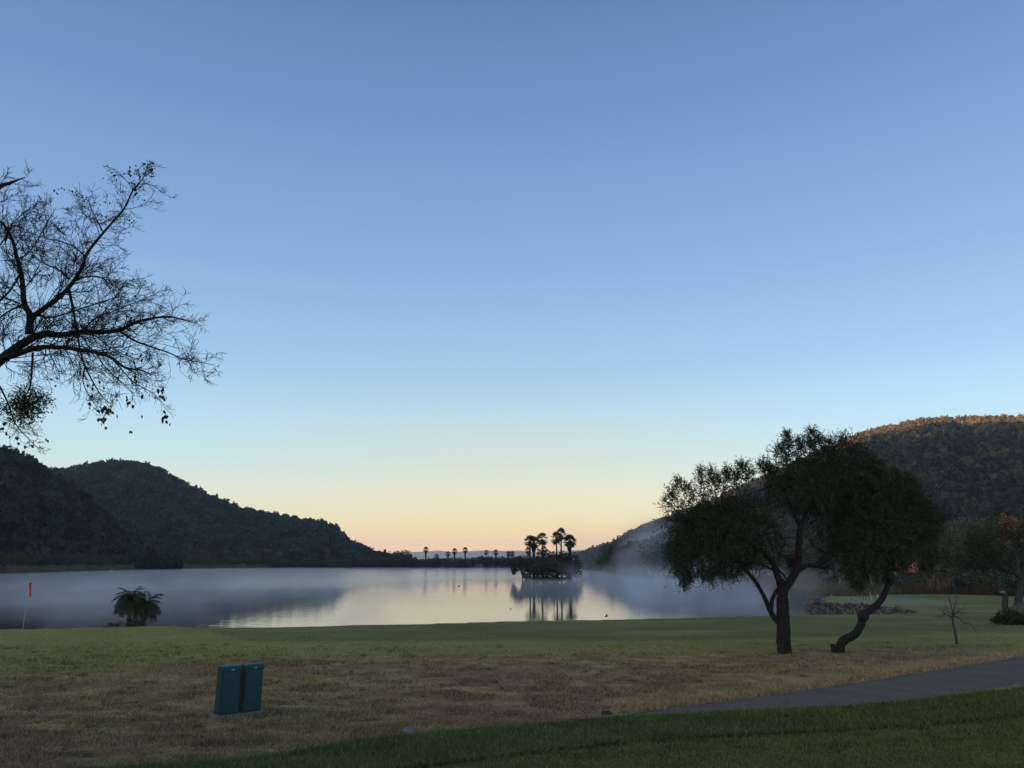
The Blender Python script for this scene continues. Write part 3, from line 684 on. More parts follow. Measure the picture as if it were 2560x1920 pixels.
# ------------------------------------------------------------------ the big bare tree at the frame's left edge
def bare_tree():
    Y = 11.0
    base = np.array((-10.6, 11.4, 0.0)); base[2] = float(height(base[:1], base[1:2])[0]) - 0.1
    root = thing('bare_tree', tuple(base), 'tall bare winter tree reaching over the lake with few hanging leaves', 'tree')
    off = -base
    wood = Acc(); tw = Acc(); tips = []
    P0 = at(*Z4(-60, 1190), Y)
    trunk = spline([base, base + (0.3, 0.0, 1.6), base + (0.7, -0.1, 3.2), (P0 + base + (0.7, -0.1, 3.2)) / 2 + (0.1, 0, 0.5), P0 - (0.35, 0, 0.35), P0], 6)
    tube(wood, trunk + off, np.linspace(0.30, 0.085, len(trunk)), 10, True, 0.4, 0.12)
    t2 = spline([trunk[16], trunk[16] + (-0.1, -0.1, 1.4), trunk[16] + (0.2, -0.2, 2.8), at(*Z4(-120, 420), Y - 0.6), at(*Z4(-20, 240), Y - 0.5), at(*Z4(60, 200), Y - 0.4), at(*Z4(130, 172), Y - 0.4)], 6)
    tube(wood, t2 + off, np.linspace(0.10, 0.006, len(t2)), 7, True, 0.4)
    defs = [  # zoom pixels, depth start/end offset, radius start/end, spacing, length, levels
        ([(-60, 1190), (-20, 1140), (60, 1075), (150, 1015), (230, 985), (320, 990), (420, 975), (520, 975), (620, 965), (700, 925), (780, 905), (880, 895), (950, 912), (1000, 925)], 0, 0.8, 0.082, 0.005, 0.15, (0.5, 1.0), 2),
        ([(-40, 1160), (0, 1120), (100, 1085), (200, 1055), (330, 1055), (400, 1065), (500, 1080), (580, 1110), (650, 1160), (720, 1170), (790, 1195)], 0, -0.9, 0.055, 0.008, 0.15, (0.45, 0.9), 2),
        ([(150, 985), (155, 890), (125, 820), (115, 700), (85, 580), (65, 500), (20, 420), (-30, 380)], 0.1, -0.5, 0.055, 0.014, 0.15, (0.5, 1.0), 2),
        ([(150, 910), (230, 850), (300, 800), (360, 740), (420, 650), (450, 570), (510, 490), (570, 420), (640, 340), (690, 240), (740, 180), (762, 125)], 0.1, 0.6, 0.046, 0.006, 0.16, (0.36, 0.72), 2),
        ([(360, 760), (380, 860), (395, 950), (415, 1060), (440, 1150), (480, 1230), (530, 1310), (580, 1350)], 0.35, -0.3, 0.024, 0.005, 0.15, (0.35, 0.65), 2),
        ([(620, 970), (700, 1020), (780, 1050), (870, 1080), (950, 1115), (1030, 1130), (1110, 1145)], 0.5, 0.2, 0.020, 0.004, 0.14, (0.35, 0.7), 2),
        ([(360, 700), (300, 650), (230, 620), (180, 580), (140, 520)], 0.35, 0.9, 0.020, 0.005, 0.15, (0.4, 0.7), 2),
        ([(370, 720), (440, 690), (520, 690), (570, 725), (640, 760)], 0.4, -0.2, 0.016, 0.005, 0.14, (0.4, 0.7), 2),
        ([(440, 580), (380, 530), (300, 500), (220, 480), (160, 400)], 0.4, 0.0, 0.014, 0.004, 0.15, (0.35, 0.7), 2),
        ([(530, 450), (500, 390), (470, 330), (460, 280)], 0.5, 0.8, 0.014, 0.004, 0.14, (0.3, 0.55), 2),
        ([(430, 965), (500, 900), (580, 870), (680, 830), (760, 800), (840, 760)], 0.3, 1.0, 0.016, 0.004, 0.14, (0.35, 0.7), 2),
        ([(170, 1080), (165, 1170), (155, 1260), (120, 1330), (110, 1420)], 0.0, 0.1, 0.018, 0.006, 0.16, (0.35, 0.7), 2),
        ([(-40, 840), (0, 810), (50, 760), (100, 680), (90, 640)], 0.2, 0.6, 0.024, 0.010, 0.16, (0.4, 0.8), 2),
        ([(-40, 1200), (0, 1260), (40, 1340), (80, 1450), (150, 1530), (200, 1580)], 0.1, 0.4, 0.018, 0.004, 0.15, (0.3, 0.55), 2),
        ([(330, 1055), (370, 1120), (390, 1190), (420, 1250)], -0.3, 0.2, 0.010, 0.004, 0.14, (0.3, 0.5), 1),
        ([(500, 1080), (540, 1150), (600, 1210), (660, 1260), (700, 1310)], -0.4, 0.1, 0.011, 0.004, 0.13, (0.3, 0.5), 1),
        ([(250, 1050), (270, 1110), (300, 1170), (310, 1220)], -0.2, 0.2, 0.009, 0.004, 0.15, (0.25, 0.45), 1),
        ([(580, 1110), (640, 1180), (700, 1240), (790, 1290), (850, 1350)], -0.4, -0.2, 0.011, 0.004, 0.14, (0.3, 0.5), 1),
        ([(440, 1150), (430, 1230), (460, 1300), (520, 1390)], -0.1, 0.3, 0.010, 0.004, 0.14, (0.25, 0.5), 1),
        ([(200, 880), (250, 900), (340, 880), (430, 850), (520, 820), (620, 790)], 0.2, -0.6, 0.018, 0.005, 0.15, (0.4, 0.75), 2),
        ([(130, 830), (60, 860), (0, 900), (-50, 960)], 0.2, 0.6, 0.018, 0.008, 0.18, (0.35, 0.7), 2),
        ([(90, 600), (150, 560), (210, 470), (250, 400), (290, 330)], -0.1, 0.4, 0.013, 0.004, 0.15, (0.35, 0.7), 2),
        ([(-40, 560), (20, 500), (60, 420), (120, 360), (190, 310)], 0.3, 0.6, 0.014, 0.004, 0.16, (0.35, 0.7), 2),
        ([(640, 340), (700, 330), (770, 300), (830, 310)], 0.6, 0.3, 0.007, 0.003, 0.12, (0.15, 0.35), 1),
        ([(690, 240), (640, 170), (590, 130), (540, 115)], 0.6, 0.8, 0.006, 0.003, 0.14, (0.12, 0.3), 1),
        ([(740, 200), (800, 220), (860, 265), (915, 280)], 0.6, 0.7, 0.006, 0.003, 0.14, (0.1, 0.25), 1)]
    P = dict(seg=6, wob=0.16, grav=0.015, rmin=0.0026, kids=[5, 6], ang=(22, 60), sh=(0.38, 0.66))
    for zp, y0, y1, r0, r1, ev, ln, lev in defs:
        pts, rad = limb(zp, Z4, Y + y0, Y + y1, r0, r1, 5, 0.8)
        if r0 >= 0.013:
            tube(wood, pts + off, rad, 8 if r0 > 0.03 else 5, True, 0.35, 0.10)
        else:
            tube(tw, pts + off, rad, 4, True, 0.35)
        sprout(tw, pts + off, rad, ev * 0.72, (ln[0], ln[1] * 1.12), lev, P, tips, 0.06)
    P2 = dict(P); sprout(tw, t2[18:] + off, np.linspace(0.02, 0.006, len(t2) - 18), 0.15, (0.3, 0.7), 2, P2, tips, 0.02)
    link('trunk', wood.mesh('bare_trunk', M['bark'], True), root)
    link('twigs', tw.mesh('bare_twigs', M['twig']), root)
    # hanging leaves: traced clusters
    lf = Acc()
    def leaf(p, s, drop=True):
        d = norm(np.array((rng.normal() * 0.35, rng.normal() * 0.35, -1.0))); r = norm(np.cross(d, rng.normal(size=3))); nn = np.cross(d, r)
        prof = [(0, 0), (0.25, 0.30), (0.5, 0.36), (0.75, 0.22), (1, 0)]
        v = []
        for (t_, w_) in prof: v += [p + d * s * t_ + r * s * w_ + nn * s * 0.10 * math.sin(3 * t_), p + d * s * t_ - r * s * w_ + nn * s * 0.10 * math.sin(3 * t_)]
        lf.add(v, [(2 * i, 2 * i + 1, 2 * i + 3, 2 * i + 2) for i in range(4)], None, rng.random())
    for (cx, cy, sx, sy, n, s) in [(770, 135, 45, 35, 60, 0.055), (680, 145, 40, 25, 26, 0.05), (590, 165, 45, 30, 14, 0.05), (700, 230, 40, 40, 20, 0.05), (390, 250, 40, 20, 10, 0.05), (300, 240, 30, 18, 7, 0.05),
                                   (830, 1290, 30, 30, 13, 0.085), (845, 1400, 26, 40, 13, 0.09), (580, 1365, 50, 30, 18, 0.085), (540, 1430, 40, 35, 10, 0.085), (460, 1300, 25, 50, 12, 0.08), (690, 1215, 28, 22, 8, 0.08),
                                   (665, 1340, 20, 20, 6, 0.08), (740, 1300, 14, 14, 2, 0.08), (735, 1410, 10, 14, 1, 0.085), (680, 1490, 20, 16, 2, 0.07), (110, 1565, 20, 22, 4, 0.10), (165, 1560, 8, 10, 1, 0.09), (50, 1530, 14, 20, 3, 0.08),
                                   (20, 1470, 20, 30, 5, 0.09), (705, 780, 12, 12, 3, 0.08), (685, 860, 10, 10, 3, 0.08), (700, 1110, 60, 40, 12, 0.06), (430, 1180, 40, 30, 9, 0.06), (280, 1210, 30, 30, 6, 0.06), (240, 1520, 12, 16, 3, 0.07),
                                   (560, 290, 60, 40, 14, 0.045), (690, 400, 25, 25, 7, 0.045), (540, 380, 40, 40, 8, 0.045), (850, 240, 15, 10, 3, 0.05), (750, 290, 40, 20, 12, 0.045), (520, 1230, 30, 40, 6, 0.06)]:
        for k_ in range(n):
            leaf(at(*Z4(cx + rng.normal() * sx * 0.6, cy + rng.normal() * sy * 0.6), Y + rng.normal() * 0.25) + off, s * rng.uniform(0.55, 0.95))
    link('foliage', lf.mesh('bare_leaves', M['tree_leaf']), root)
    mt = Acc(); c0 = at(*Z4(130, 1350), Y + 0.05) + off
    n = 1500; d = norm(rng.normal(size=(n, 3))); sub = np.array([(0, 0, 0), (0.20, 0.05, 0.06), (-0.18, 0, -0.05), (0.05, -0.1, -0.16), (-0.08, 0.1, 0.14), (0.14, 0, -0.12)])[rng.integers(0, 6, n)]
    p = c0 + sub + d * (0.19 * rng.random(n) ** 0.6)[:, None]
    diamonds(mt, p, d + 0.8 * rng.normal(size=(n, 3)), rng.uniform(0.03, 0.06, n), 0.010)
    for k_ in range(70):
        dd = norm(rng.normal(size=3)); tube(mt, [c0, c0 + dd * 0.17 + rng.normal(size=3) * 0.03, c0 + dd * np.array((1, 0.8, 0.75)) * rng.uniform(0.18, 0.36) + rng.normal(size=3) * 0.04], [0.005, 0.004, 0.002], 3, False, 0.2)
    o = link('mistletoe_clump', mt.mesh('mistletoe', M['karee']), root)
    o['label'] = 'dense dark clump of mistletoe hanging in the bare branches'
bare_tree()

# ------------------------------------------------------------------ evergreen trees with drooping narrow leaves
def sprays(acc, base, d, ln, L, leaf_l, leaf_w, droop):
    N = len(base); d = norm(d); tint = rng.random(N)
    for k_ in range(L):
        t_ = (k_ + 0.5) / L + 0.1 * (rng.random(N) - 0.5)
        p = base + d * (ln * t_)[:, None]; p[:, 2] -= droop * ln * t_ ** 2
        ld = d * 0.7 + rng.normal(size=(N, 3)) * 0.55; ld[:, 2] -= droop * 1.2
        diamonds(acc, p, ld, leaf_l * rng.uniform(0.6, 1.2, N), leaf_w, np.clip(tint * 0.7 + 0.3 * rng.random(N), 0, 1), 0.06)
def blob_points(blobs, conv, Y, zoom, n):
    """Random points in and on the crown's clumps; each blob is (x, y, radius, depth offset[, weight])."""
    c = np.array([at(*conv(b[0], b[1]), Y + b[3]) for b in blobs])
    r = np.array([b[2] / zoom / F * (Y + b[3]) * 0.80 for b in blobs]); w = np.array([b[2] ** 2 * (b[4] if len(b) > 4 else 1) for b in blobs], float); w /= w.sum()
    i = rng.choice(len(blobs), n, p=w); d = norm(rng.normal(size=(n, 3)))
    rr = r[i] * rng.random(n) ** 0.45
    return c[i] + d * rr[:, None] * np.array((1, 0.95, 0.92)), d, r[i], c, r
def evergreen(name, label, base_px, Y, trunk_defs, blobs, conv, zoom, n_spray, tops, tips, leaf='karee'):
    b = flat(base_px, Y); b[2] = float(height(b[:1], b[1:2])[0])
    root = thing(name, tuple(b), label, 'tree'); off = -b
    wood = Acc(); P = dict(seg=5, wob=0.2, grav=0.02, rmin=0.006, kids=[3, 3], ang=(25, 55), sh=(0.4, 0.65))
    ends = []
    for zp, y0, y1, r0, r1 in trunk_defs:
        pts, rad = limb(zp, conv, Y + y0, Y + y1, r0, r1, 6)
        if pts[0][2] < b[2] + 0.4: pts[0][2] = b[2] - 0.15
        tube(wood, pts + off, rad, 12 if r0 > 0.1 else 7, True, 0.4, 0.16)
        ends.append(pts)
        if r1 < 0.06: sprout(wood, pts + off, rad, 0.5, (0.6, 1.3), 1, P, None, 0.45)
    p, d, r, c, cr = blob_points(blobs, conv, Y, zoom, n_spray)
    allp = np.concatenate(ends)
    for k_ in range(len(c)):                                   # a bough from the nearest limb into every clump
        j = np.argmin(np.linalg.norm(allp - c[k_], axis=1) + 2.0 * (allp[:, 2] > c[k_][2] + 0.5)); q = allp[j]
        mid = (q + c[k_]) / 2 + rng.normal(size=3) * 0.12
        ln = np.linalg.norm(c[k_] - q); rb = min(0.05, 0.012 + 0.012 * ln)
        bp_ = spline([q, mid, c[k_]], 5); tube(wood, bp_ + off, np.linspace(rb, 0.012, len(bp_)), 5, True, 0.4)
        for m_ in range(5):
            e = c[k_] + norm(rng.normal(size=3)) * cr[k_] * 0.8; tube(wood, np.array([c[k_], (c[k_] + e) / 2 + rng.normal(size=3) * 0.05, e]) + off, [0.012, 0.009, 0.005], 4, False, 0.4)
    link('trunk', wood.mesh(name + '_wood', M['bark'], True), root)
    lf = Acc()
    o_ = rng.random(len(p)) < 0.13                              # stray shoots beyond the clumps break the outline
    p[o_] = p[o_] + d[o_] * (r[o_] * rng.uniform(0.15, 0.55, o_.sum()))[:, None]
    up = d * 0.8 + rng.normal(size=d.shape) * 0.45; up[:, 2] += 0.25
    low = d[:, 2] < -0.1; up[low, 2] -= 0.7
    dr = np.where(d[:, 2] > 0.3, 0.10, 0.45)
    sprays(lf, p + off, up, np.where(o_, rng.uniform(0.4, 0.7, len(p)), rng.uniform(0.25, 0.5, len(p))), 9, 0.16, 0.0135, dr)
    for (x, y, h, w, y0, n) in tops:                            # upright leafy shoots on the crown
        a0 = at(*conv(x, y), Y + y0); a1 = at(*conv(x + rng.normal() * 8, y - h), Y + y0)
        t_ = rng.random(n); pp = a0 + (a1 - a0) * t_[:, None] + rng.normal(size=(n, 3)) * (w / zoom / F * Y) * (1.05 - 0.8 * t_)[:, None] * 0.5
        dd = norm(a1 - a0)[None, :] * 0.8 + rng.normal(size=(n, 3)) * 0.5
        sprays(lf, pp + off, dd, rng.uniform(0.15, 0.32, n), 7, 0.13, 0.012, 0.05)
    for (x, y, h, w, y0, n) in tips:                            # hanging leafy shoots
        a0 = at(*conv(x, y), Y + y0); a1 = at(*conv(x, y + h), Y + y0)
        t_ = rng.random(n); pp = a0 + (a1 - a0) * t_[:, None] + rng.normal(size=(n, 3)) * (w / zoom / F * Y) * (1.05 - 0.7 * t_)[:, None] * 0.5
        dd = np.tile((0, 0, -0.8), (n, 1)) + rng.normal(size=(n, 3)) * 0.4
        sprays(lf, pp + off, dd, rng.uniform(0.15, 0.35, n), 7, 0.14, 0.012, 0.2)
    link('crown', lf.mesh(name + '_leaves', M[leaf]), root)
    return root
TR1 = [([(1000, 1592), (998, 1560), (990, 1480), (992, 1400), (988, 1300), (985, 1200)], 0, 0, 0.245, 0.195),
       ([(985, 1215), (1000, 1140), (1045, 1075), (1085, 1000), (1095, 900), (1100, 780), (1110, 700)], 0, 0.2, 0.155, 0.095),
       ([(980, 1215), (968, 1110), (940, 1020), (912, 950), (840, 885), (760, 830), (660, 765), (560, 700)], 0, -0.3, 0.13, 0.035),
       ([(985, 1400), (930, 1340), (895, 1285), (868, 1215), (805, 1100), (740, 1020), (670, 955), (600, 900), (540, 850)], 0, 0.5, 0.10, 0.030),
       ([(905, 1300), (912, 1220), (940, 1160), (975, 1120), (990, 1070)], 0, 0.1, 0.075, 0.05),
       ([(1070, 1030), (1110, 1000), (1160, 978), (1230, 976), (1290, 940), (1340, 910), (1390, 880), (1460, 825)], 0.1, 0.6, 0.095, 0.03),
       ([(1190, 978), (1240, 985), (1280, 992), (1308, 985)], 0.3, 0.4, 0.075, 0.055),
       ([(1210, 975), (1290, 900), (1360, 860), (1440, 800), (1500, 720)], 0.3, 0.9, 0.055, 0.02),
       ([(1110, 715), (1075, 650), (1050, 590), (1010, 500), (960, 400)], 0.2, -0.2, 0.075, 0.02),
       ([(1110, 715), (1150, 610), (1205, 505), (1250, 400), (1280, 300)], 0.2, 0.4, 0.08, 0.02),
       ([(1150, 610), (1230, 540), (1330, 440), (1400, 340)], 0.3, 1.0, 0.045, 0.015),
       ([(940, 1020), (870, 985), (790, 960), (700, 955), (640, 930)], 0, -0.6, 0.05, 0.02),
       ([(1020, 1085), (990, 1040), (950, 1000)], 0.0, -0.2, 0.04, 0.03)]
B1 = [(330, 800, 120, 0.3), (300, 920, 80, -0.2), (420, 720, 140, 0.0), (260, 700, 70, 0.2), (560, 800, 140, -0.5), (520, 640, 130, 0.4), (650, 660, 140, 0.0), (700, 830, 130, 0.5), (480, 900, 90, 0.3), (600, 930, 70, 0.0, 0.8),
      (430, 530, 80, 0.2, 0.8), (560, 500, 80, 0.3, 0.7), (700, 500, 80, 0.1, 0.7), (330, 620, 80, 0.1), (240, 590, 45, 0.0, 0.7), (830, 720, 120, -0.3), (800, 870, 90, -0.3, 0.8), (930, 760, 90, 0.4, 0.8), (960, 890, 70, 0.5, 0.6),
      (820, 580, 90, 0.5, 0.7), (950, 350, 90, 0.0), (1050, 280, 100, 0.2), (1180, 240, 110, 0.0), (1300, 260, 120, 0.4), (1420, 220, 110, 0.7), (1520, 260, 100, 1.0), (1080, 420, 120, -0.4), (1230, 400, 140, -0.3), (1380, 380, 140, 0.2),
      (1000, 500, 100, 0.5, 0.8), (1150, 530, 100, 0.6, 0.8), (1290, 520, 110, 0.5, 0.9), (1440, 500, 120, 0.8), (1560, 380, 100, 1.0), (1220, 660, 60, 0.8, 0.4), (1180, 810, 50, 0.7, 0.4), (1230, 870, 50, 0.9, 0.4), (1320, 700, 100, 0.9, 0.8),
      (1330, 820, 70, 1.1, 0.7), (900, 440, 60, 0.0, 0.7), (1600, 330, 110, 1.0), (1560, 470, 130, 0.8), (1450, 620, 130, 0.8), (1620, 590, 110, 0.9), (1500, 760, 110, 0.9), (1400, 890, 60, 0.9, 0.8), (700, 600, 80, 0.3, 0.6), (1490, 150, 60, 0.8, 0.6), (230, 840, 60, 0.0)]
T1 = [(1030, 200, 130, 50, 0, 110), (1185, 170, 125, 55, 0, 120), (1110, 190, 70, 50, 0.1, 70), (960, 230, 70, 60, 0, 70), (860, 330, 70, 45, 0, 60), (890, 390, 90, 60, 0, 60), (720, 400, 110, 60, 0, 90), (690, 340, 60, 45, 0, 40), (600, 420, 105, 55, 0.2, 90),
      (490, 450, 130, 45, 0.1, 90), (420, 440, 115, 40, 0.2, 80), (280, 480, 90, 45, 0.0, 70), (340, 510, 80, 50, 0.1, 60), (210, 540, 60, 55, 0.0, 60), (180, 570, 40, 30, 0, 25), (650, 450, 110, 50, 0.3, 70), (540, 470, 110, 50, 0.3, 70), (1240, 160, 60, 55, 0.2, 60),
      (1320, 170, 50, 60, 0.4, 60), (1390, 130, 35, 50, 0.6, 40), (770, 390, 60, 35, 0.1, 30)]
H1 = [(300, 930, 150, 55, 0, 110), (340, 960, 100, 40, 0.1, 60), (250, 900, 110, 40, 0, 50), (430, 960, 90, 40, 0.1, 60), (490, 950, 110, 45, 0, 70), (600, 970, 70, 50, 0, 45), (660, 970, 60, 40, 0.2, 30), (210, 800, 90, 35, 0, 40), (560, 960, 60, 60, 0.1, 40), (720, 930, 70, 50, 0.2, 40), (1040, 880, 90, 40, 0.5, 35), (310, 1060, 45, 14, 0, 14)]
evergreen('evergreen_tree', 'large dark evergreen with a straight forked trunk and drooping narrow leaves', 1600 + 1002 / 2.765, 26.7, TR1, B1, Z6, 2.765, 6600, T1, H1)
TR2 = [([(165, 1580), (160, 1520), (165, 1470), (200, 1425), (265, 1390), (320, 1350), (362, 1275), (385, 1200)], 0, 0, 0.155, 0.125),
       ([(383, 1210), (400, 1170), (450, 1130), (520, 1075), (575, 1010), (600, 960), (625, 900), (650, 835), (648, 790), (632, 740), (600, 660), (560, 580)], 0, 0.2, 0.125, 0.06),
       ([(600, 660), (640, 560), (700, 470), (760, 400), (840, 340)], 0.2, 0.6, 0.055, 0.02),
       ([(575, 600), (500, 520), (420, 450), (340, 400)], 0.2, -0.4, 0.05, 0.02),
       ([(700, 470), (820, 470), (950, 530), (1030, 560), (1060, 600)], 0.4, 0.5, 0.035, 0.012),
       ([(560, 590), (560, 480), (580, 380), (600, 280)], 0.2, -0.2, 0.05, 0.02),
       ([(632, 740), (540, 700), (440, 690), (340, 730)], 0.1, -0.3, 0.03, 0.015)]
B2 = [(350, 90, 130, 0.0), (480, 10, 140, 0.2), (620, 60, 140, 0.0), (780, 30, 130, 0.3), (570, -90, 110, 0.4), (700, -100, 110, 0.3), (820, -60, 100, 0.4), (920, 60, 100, 0.3), (420, -60, 90, 0.3), (240, 260, 120, 0.0), (200, 400, 100, 0.1), (350, 420, 130, -0.2), (250, 520, 110, 0.0), (470, 330, 150, 0.0), (480, 540, 140, -0.4), (620, 300, 150, -0.3), (620, 480, 150, 0.3), (780, 300, 140, 0.0), (780, 470, 120, -0.2), (920, 280, 120, 0.2), (1020, 260, 100, 0.3), (930, 400, 110, 0.3),
      (1060, 350, 80, 0.4), (860, 220, 110, 0.4), (700, 190, 120, 0.3), (560, 190, 110, 0.2), (250, 660, 100, -0.1, 0.8), (370, 640, 100, 0.0, 0.8), (340, 790, 70, -0.2, 0.9), (500, 660, 80, 0.2, 0.7), (600, 640, 80, 0.3, 0.8), (780, 570, 90, 0.1, 0.8),
      (430, 240, 90, 0.1), (340, 280, 100, 0.3), (1120, 290, 60, 0.4, 0.8), (690, 620, 70, 0.0, 0.7), (960, 180, 60, 0.5, 0.5), (870, 120, 60, 0.6, 0.5), (1060, 170, 50, 0.5, 0.4)]
T2 = [(560, -150, 90, 60, 0.4, 50), (700, -150, 90, 60, 0.3, 55), (820, -110, 90, 60, 0.4, 45), (900, -60, 100, 50, 0.4, 40), (900, 130, 110, 60, 0.5, 50), (1010, 170, 110, 55, 0.5, 45), (1090, 220, 90, 50, 0.4, 40), (620, 120, 70, 70, 0.2, 60), (760, 110, 70, 70, 0.3, 60), (1150, 280, 50, 40, 0.4, 30), (500, 150, 70, 60, 0.1, 50)]
H2 = [(350, 800, 90, 50, -0.2, 70), (970, 610, 80, 45, 0.4, 50), (1070, 570, 80, 40, 0.4, 45), (250, 720, 80, 50, 0, 45), (800, 620, 60, 60, 0.1, 40), (610, 690, 60, 50, 0.3, 40)]
crk = evergreen('crooked_tree', 'smaller evergreen on a bent leaning trunk with a swollen knot', 2060 + 165 / 3.95, 26.9, TR2, B2, Z7, 3.95, 4000, T2, H2, 'karee_light')
ob = -np.array(crk.location)
kn = Acc(); c0 = at(*Z7(385, 1185), 26.85) + ob
tube(kn, [c0 + (-0.02, 0.20, -0.16), c0 + (0, 0.12, -0.11), c0 + (0, 0, 0), c0 + (0.02, -0.12, 0.03), c0 + (0.02, -0.17, 0.03), c0 + (0.02, -0.165, 0.03)], [0.05, 0.15, 0.19, 0.16, 0.10, 0.085], 12, True, 0.5, 0.2)
o = link('knot', kn.mesh('knot', M['bark'], True), crk)
st = Acc(); c0 = at(*Z7(100, 1575), 26.8); c0[2] = crk.location[2]; c0 = c0 + ob
tube(st, [c0 + (0.05, 0, -0.1), c0 + (0, 0, 0.1), c0 + (-0.02, 0, 0.27), c0 + (-0.02, 0, 0.28)], [0.10, 0.085, 0.07, 0.05], 8, True, 0.3, 0.3)
link('stump', st.mesh('stump', M['bark'], True), crk)

# ------------------------------------------------------------------ young bare sapling, and the twin-stemmed tree by the right edge
def sapling():
    Y = 29.4; b = flat(2060 + 1312 / 3.95, Y); b[2] = float(height(b[:1], b[1:2])[0])
    root = thing('bare_sapling', tuple(b), 'thin leafless sapling with one long arm bending down to the turf', 'tree'); off = -b
    w = Acc(); P = dict(seg=5, wob=0.15, grav=0.03, rmin=0.004, kids=[3, 3], ang=(25, 55), sh=(0.4, 0.7))
    for zp, y1, r0, r1 in [([(1312, 1470), (1305, 1400), (1290, 1320), (1275, 1260), (1270, 1190)], 0, 0.045, 0.032), ([(1272, 1195), (1285, 1120), (1300, 1060), (1310, 990)], 0.2, 0.026, 0.008),
                           ([(1272, 1200), (1265, 1120), (1245, 1050), (1225, 980)], -0.2, 0.024, 0.008), ([(1272, 1205), (1230, 1180), (1190, 1165), (1170, 1130), (1150, 1120)], 0.1, 0.020, 0.007), ([(1190, 1168), (1160, 1190), (1125, 1190)], 0.1, 0.012, 0.006),
                           ([(1275, 1190), (1330, 1200), (1370, 1245), (1430, 1260), (1480, 1300), (1505, 1355)], -0.3, 0.022, 0.009), ([(1275, 1185), (1330, 1150), (1380, 1165), (1420, 1155)], 0.3, 0.016, 0.006), ([(1278, 1175), (1330, 1120), (1390, 1110)], 0.4, 0.014, 0.005),
                           ([(1275, 1170), (1240, 1150), (1220, 1140)], 0.3, 0.012, 0.005)]:
        pts, rad = limb(zp, Z7, Y, Y + y1, r0, r1, 5)
        if r0 > 0.04: pts[0][2] = b[2] - 0.1
        tube(w, pts + off, rad, 6, True, 0.4)
        if r0 < 0.03 and (r1 < 0.0085): sprout(w, pts + off, rad, 0.16, (0.18, 0.42), 1, P, None, 0.35)
    link('trunk', w.mesh('sapling_wood', M['grey_bark'], True), root)
sapling()
def twin_tree():
    Y = 39.5; b = flat(2060 + 1850 / 3.95, Y); b[2] = float(height(b[:1], b[1:2])[0])
    root = thing('twin_stemmed_tree', tuple(b), 'twin stemmed tree with a fine brown leafless crown beside a boulder', 'tree'); off = -b
    w = Acc(); tw = Acc(); tips = []
    P = dict(seg=5, wob=0.2, grav=0.01, rmin=0.008, kids=[4, 5], ang=(22, 60), sh=(0.4, 0.65))
    defs = [([(1805, 1215), (1800, 1160), (1785, 1090), (1788, 1000), (1770, 955), (1740, 915), (1700, 850), (1660, 800), (1600, 775), (1540, 720)], 0, 0, 0.17, 0.05),
            ([(1895, 1215), (1905, 1120), (1920, 1030), (1938, 930), (1950, 830), (1960, 740), (1950, 640), (1930, 540)], 0, 0.4, 0.22, 0.06),
            ([(1660, 800), (1580, 740), (1560, 680), (1500, 600), (1440, 540)], 0, 0.6, 0.05, 0.02), ([(1700, 850), (1690, 760), (1640, 660), (1600, 540), (1580, 440)], 0, -0.6, 0.06, 0.02),
            ([(1950, 830), (1880, 760), (1800, 720), (1720, 650), (1680, 580), (1640, 460)], 0.2, -0.8, 0.09, 0.02), ([(1950, 820), (1860, 700), (1800, 560), (1780, 420), (1770, 320)], 0.2, 0.8, 0.08, 0.02),
            ([(1955, 740), (2010, 640), (2080, 560), (2150, 460)], 0.3, 0.3, 0.09, 0.02), ([(1955, 700), (1960, 560), (1980, 420), (2000, 320)], 0.3, 0.0, 0.08, 0.02), ([(1940, 600), (1880, 480), (1850, 360), (1840, 280)], 0.4, 1.2, 0.06, 0.02),
            ([(1600, 775), (1520, 770), (1430, 700), (1350, 680)], 0.0, 0.3, 0.035, 0.015), ([(1640, 660), (1560, 560), (1480, 440), (1440, 360)], -0.3, 0.2, 0.04, 0.015), ([(1800, 560), (1700, 440), (1640, 340), (1600, 290)], 0.5, 0.5, 0.04, 0.015),
            ([(2010, 640), (2100, 700), (2180, 720)], 0.3, -0.6, 0.05, 0.02)]
    for zp, y0, y1, r0, r1 in defs:
        pts, rad = limb(zp, Z7, Y + y0, Y + y1, r0, r1, 5)
        if r0 > 0.15: pts[0][2] = b[2] - 0.1
        tube(w, pts + off, rad, 9, True, 0.4, 0.12)
        if r0 < 0.15: sprout(tw, pts + off, rad, 0.30, (0.8, 1.7), 2, P, tips, 0.15)
    link('trunk', w.mesh('twin_wood', M['grey_bark'], True), root)
    link('twigs', tw.mesh('twin_twigs', M['twig']), root)
    lf = Acc(); tp = np.array([t_[0] for t_ in tips]); i = rng.choice(len(tp), 9000)
    p = tp[i] + rng.normal(size=(9000, 3)) * 0.22
    diamonds(lf, p, rng.normal(size=(9000, 3)), rng.uniform(0.06, 0.14, 9000), 0.018)
    link('foliage', lf.mesh('twin_leaves', M['tree_leaf']), root)
    c = Acc(); c0 = at(*Z7(1775, 955), Y) + off
    tube(c, [c0 + (-0.22, -0.05, 0.02), c0 + (-0.05, -0.08, 0.03), c0 + (0.03, -0.05, 0.02)], [0.05, 0.085, 0.05], 8, True, 0.4)
    o = link('pruned_stub', c.mesh('stub', M['pale_bark'], True), crk if False else root)
twin_tree()
